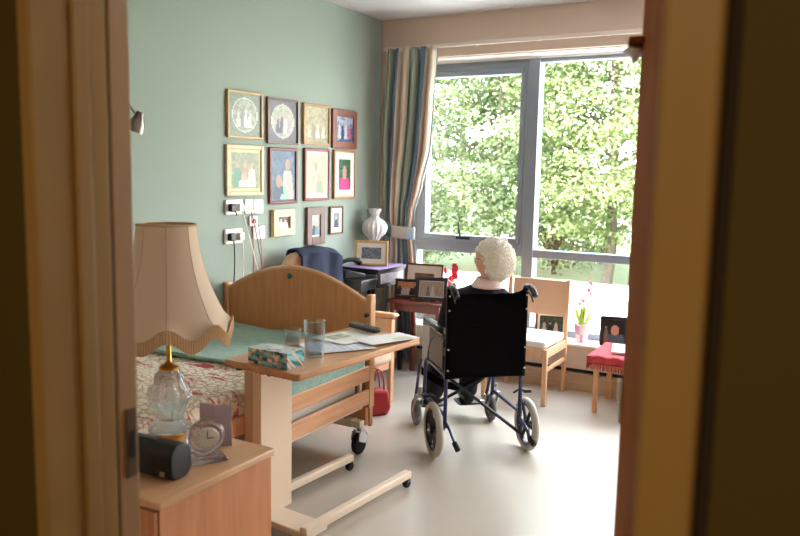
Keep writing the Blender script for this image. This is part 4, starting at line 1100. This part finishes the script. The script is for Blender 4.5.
BARK = mat('bark', (70, 62, 52), .9, bump=.6, bscale=20)
BG = 'garden trees beyond the window'
def tree(loc, cr, ch, h0, nl, lm, label, seed, ls=.07, name='tree', low=None):
    rn = random.Random(seed); t = thing(name, label, 'tree' if name == 'tree' else 'shrub', loc, 0, BG if name == 'tree' else 'garden shrubs beyond the window')
    b = B()
    tips = []
    b.tube([(0, 0, 0), (rn.uniform(-.05, .05), .05, h0*.6), (rn.uniform(-.1, .1), 0, h0), (rn.uniform(-.15, .15), 0, h0+ch*.9)], [.11*cr/2, .09*cr/2, .07*cr/2, .02], 8)
    for i in range(16):
        a = rn.uniform(0, 6.28); z = h0*.55+rn.uniform(0, ch*.9); r = cr*rn.uniform(.5, .9)
        e_ = V((r*cos(a), r*sin(a), z+rn.uniform(.2, .9))); s_ = V((0, 0, z)); b.tube(bez(s_, (s_+e_)/2+V((0, 0, .15)), e_, 6), [.035, .03, .025, .02, .015, .01, .006], 6); tips.append(e_)
    b.out('trunk', BARK, t, smooth=True)
    b = B(); vs = []; fs = []
    cl = []
    for i in range(int(nl/55)):
        a = rn.uniform(0, 6.28); ph = math.acos(rn.uniform(-1, 1)); q = rn.uniform(.35, 1)**.5
        cl.append((V((cr*q*sin(ph)*cos(a), cr*q*sin(ph)*sin(a), h0+ch*.5+ch*.55*q*cos(ph))), rn.uniform(.22, .42)))
    for c, rad in cl:
        out_ = V((c.x, c.y, .25)).normalized() if c.length > .1 else V((0, 0, 1))
        for k in range(55):
            o_ = V((rn.gauss(0, 1), rn.gauss(0, 1), rn.gauss(0, .45)))*rad*.5
            p = c+o_; n_ = (V((rn.gauss(0, .6), rn.gauss(0, .6), 1))+out_*.4).normalized()
            u = n_.cross(V((rn.uniform(-1, 1), rn.uniform(-1, 1), .1))).normalized(); w_ = n_.cross(u); s_ = ls*rn.uniform(.6, 1.25)
            i0 = len(vs); vs += [p-u*s_*.6, p+w_*s_*.34-n_*.006, p+u*s_*.6-n_*.02, p-w_*s_*.34-n_*.006]; fs.append((i0, i0+1, i0+2, i0+3))
    b.bm.free(); me = bpy.data.meshes.new('foliage'); me.from_pydata(vs, [], fs); me.materials.append(lm)
    o = bpy.data.objects.new('foliage', me); COL.objects.link(o); o.parent = t
G = -.17
tree((-5.1, 12.3, G), 2.1, 4.6, .7, 44000, LM[0], 'bright green maple-like tree filling the middle of the left window pane', 1)
tree((-3.0, 11.9, G), 1.7, 4.4, .8, 36000, LM[2], 'yellow-green tree nearest the glass, seen through the right pane', 2)
tree((-1.2, 13.0, G), 1.9, 4.8, .7, 27000, LM[1], 'darker green tree hidden partly by the open door edge', 3)
tree((-7.6, 13.4, G), 2.2, 4.8, .7, 24000, LM[1], 'mid green tree seen beside the striped curtain', 4)
tree((-4.0, 15.8, G), 3.2, 7.0, .3, 20000, LM[1], 'tall tree standing behind the yellow-green one', 5, .12)
tree((-8.2, 17.5, G), 3.4, 7.5, .3, 16000, LM[0], 'tall far tree at the left of the garden', 6, .14)
tree((1.6, 13.8, G), 2.2, 4.8, 1.3, 11000, LM[0], 'bright tree at the right end of the garden', 7, .1)
tree((.2, 17.5, G), 3.4, 7.5, .3, 14000, LM[2], 'tall yellowish tree at the back right of the garden', 8, .14)
tree((-11, 15, G), 2.6, 5.0, 1.2, 9000, LM[2], 'far left garden tree behind the curtain side', 9, .13)
for i, (x, y, r) in enumerate(((-6.6, 12.6, .8), (-4.3, 13.3, .9), (-2.0, 12.9, .8), (.2, 12.6, .8), (-8.4, 12.4, .8))):
    tree((x, y, G), r, .9, .15, 3500, LM[(i+1) % 3], ['low shrub under the bright green tree', 'low shrub between the two nearest trunks', 'low shrub below the darker tree', 'low shrub at the right of the garden', 'low shrub at the left of the garden'][i], 20+i, .06, name='shrub')

# ------------------------------------------------------------------ light
W = bpy.data.worlds.new('World'); S.world = W; W.use_nodes = True
N = W.node_tree.nodes; L = W.node_tree.links; bg = N['Background']
tc = N.new('ShaderNodeTexCoord'); sx_ = N.new('ShaderNodeSeparateXYZ'); rp = N.new('ShaderNodeValToRGB')
L.new(tc.outputs['Generated'], sx_.inputs[0]); L.new(sx_.outputs[2], rp.inputs[0])
rp.color_ramp.elements[0].position = .0; rp.color_ramp.elements[0].color = (1, 1, 1, 1)
rp.color_ramp.elements[1].position = 1.0; rp.color_ramp.elements[1].color = (.72, .86, 1, 1)
L.new(rp.outputs[0], bg.inputs[0]); bg.inputs[1].default_value = 25
def light(name, kind, loc, rot, energy, color=(1, 1, 1), size=.1, **k):
    d = bpy.data.lights.new(name, kind); d.energy = energy; d.color = color
    if kind == 'AREA': d.size = size; d.shape = k.get('shape', 'SQUARE'); d.size_y = k.get('sy', size)
    if kind == 'SUN': d.angle = R(2)
    if kind == 'POINT': d.shadow_soft_size = size
    o = bpy.data.objects.new(name, d); COL.objects.link(o); o.location = loc; o.rotation_euler = rot
    return o
light('sun', 'SUN', (0, 0, 10), (R(38), R(22), 0), 24, (1, .97, .92))
po = light('window_portal', 'AREA', (-1.07, 5.80, 1.4), (R(-90), 0, 0), 1, size=3.94, shape='RECTANGLE', sy=2.1); po.data.cycles.is_portal = True
# ceiling lamps: an added fill globe out of view in the bedroom, one in the corridor
def ceiling_lamp(label, loc, energy, col, r):
    t = thing('ceiling_light', label, 'ceiling light', loc)
    B().lathe([(0, 0), (r*1.05, 0), (r*1.05, -.02), (r, -.025), (0, -.025)], seg=40).out('fitting', WHITE, t, smooth=True)
    B().lathe([(r, -.0255), (r*.96, -.06), (r*.7, -.085), (0, -.095)], seg=40).out('diffuser', mat('diffuser_%d' % energy, (240, 236, 226), .4, emit=(255, 240, 215), estr=1.5), t, smooth=True)
    l = light('lamp', 'AREA', (loc[0], loc[1], loc[2]-.10), (0, 0, 0), energy, col, 2*r, shape='DISK')
    l.parent = t; l.location = (0, 0, -.10)
t = thing('fill_globe', 'added white fill globe hanging unseen from the bedroom ceiling', 'ceiling light', (-.3, 1.9, 2.42))  # unseen lamp added to brighten the room
B().tube([(0, 0, .15), (0, 0, H-2.42-.022)], .004, 8).lathe([(0, H-2.441), (.05, H-2.441), (.05, H-2.425), (0, H-2.421)]).out('cord_and_rose', WHITE, t, smooth=True)
GLOBE = mat('fill_globe_glow', (240, 240, 240), .3, emit=(255, 246, 232), estr=10)
B().ball((0, 0, 0), .15, 32, 20).out('globe', GLOBE, t, smooth=True)
ceiling_lamp('round warm ceiling light in the corridor', (-.25, -1.2, H-.001), 42, (1, .74, .42), .16)

# ------------------------------------------------------------------ camera
cd = bpy.data.cameras.new('camera'); cam = bpy.data.objects.new('camera', cd); COL.objects.link(cam)
ya, pi_, ro = R(29.49), R(7.04), R(1.12)
f = V((-sin(ya)*cos(pi_), cos(ya)*cos(pi_), -sin(pi_))); rt = V((cos(ya), sin(ya), 0)); up = rt.cross(f)
r2 = rt*cos(ro)+up*sin(ro); u2 = -rt*sin(ro)+up*cos(ro)
Mc = Matrix((r2, u2, -f)).transposed().to_4x4(); Mc.translation = V((0, 0, 1.58)); cam.matrix_world = Mc
cd.sensor_width = 36; cd.lens = 757.5*36/800; cd.clip_start = .05; cd.clip_end = 200
cd.dof.use_dof = True; cd.dof.focus_distance = 4.3; cd.dof.aperture_fstop = 3.2
S.camera = cam
S.view_settings.view_transform = 'Standard'; S.view_settings.look = 'None'; S.view_settings.gamma = 1; S.view_settings.exposure = 0.0
S.view_settings.use_curve_mapping = False
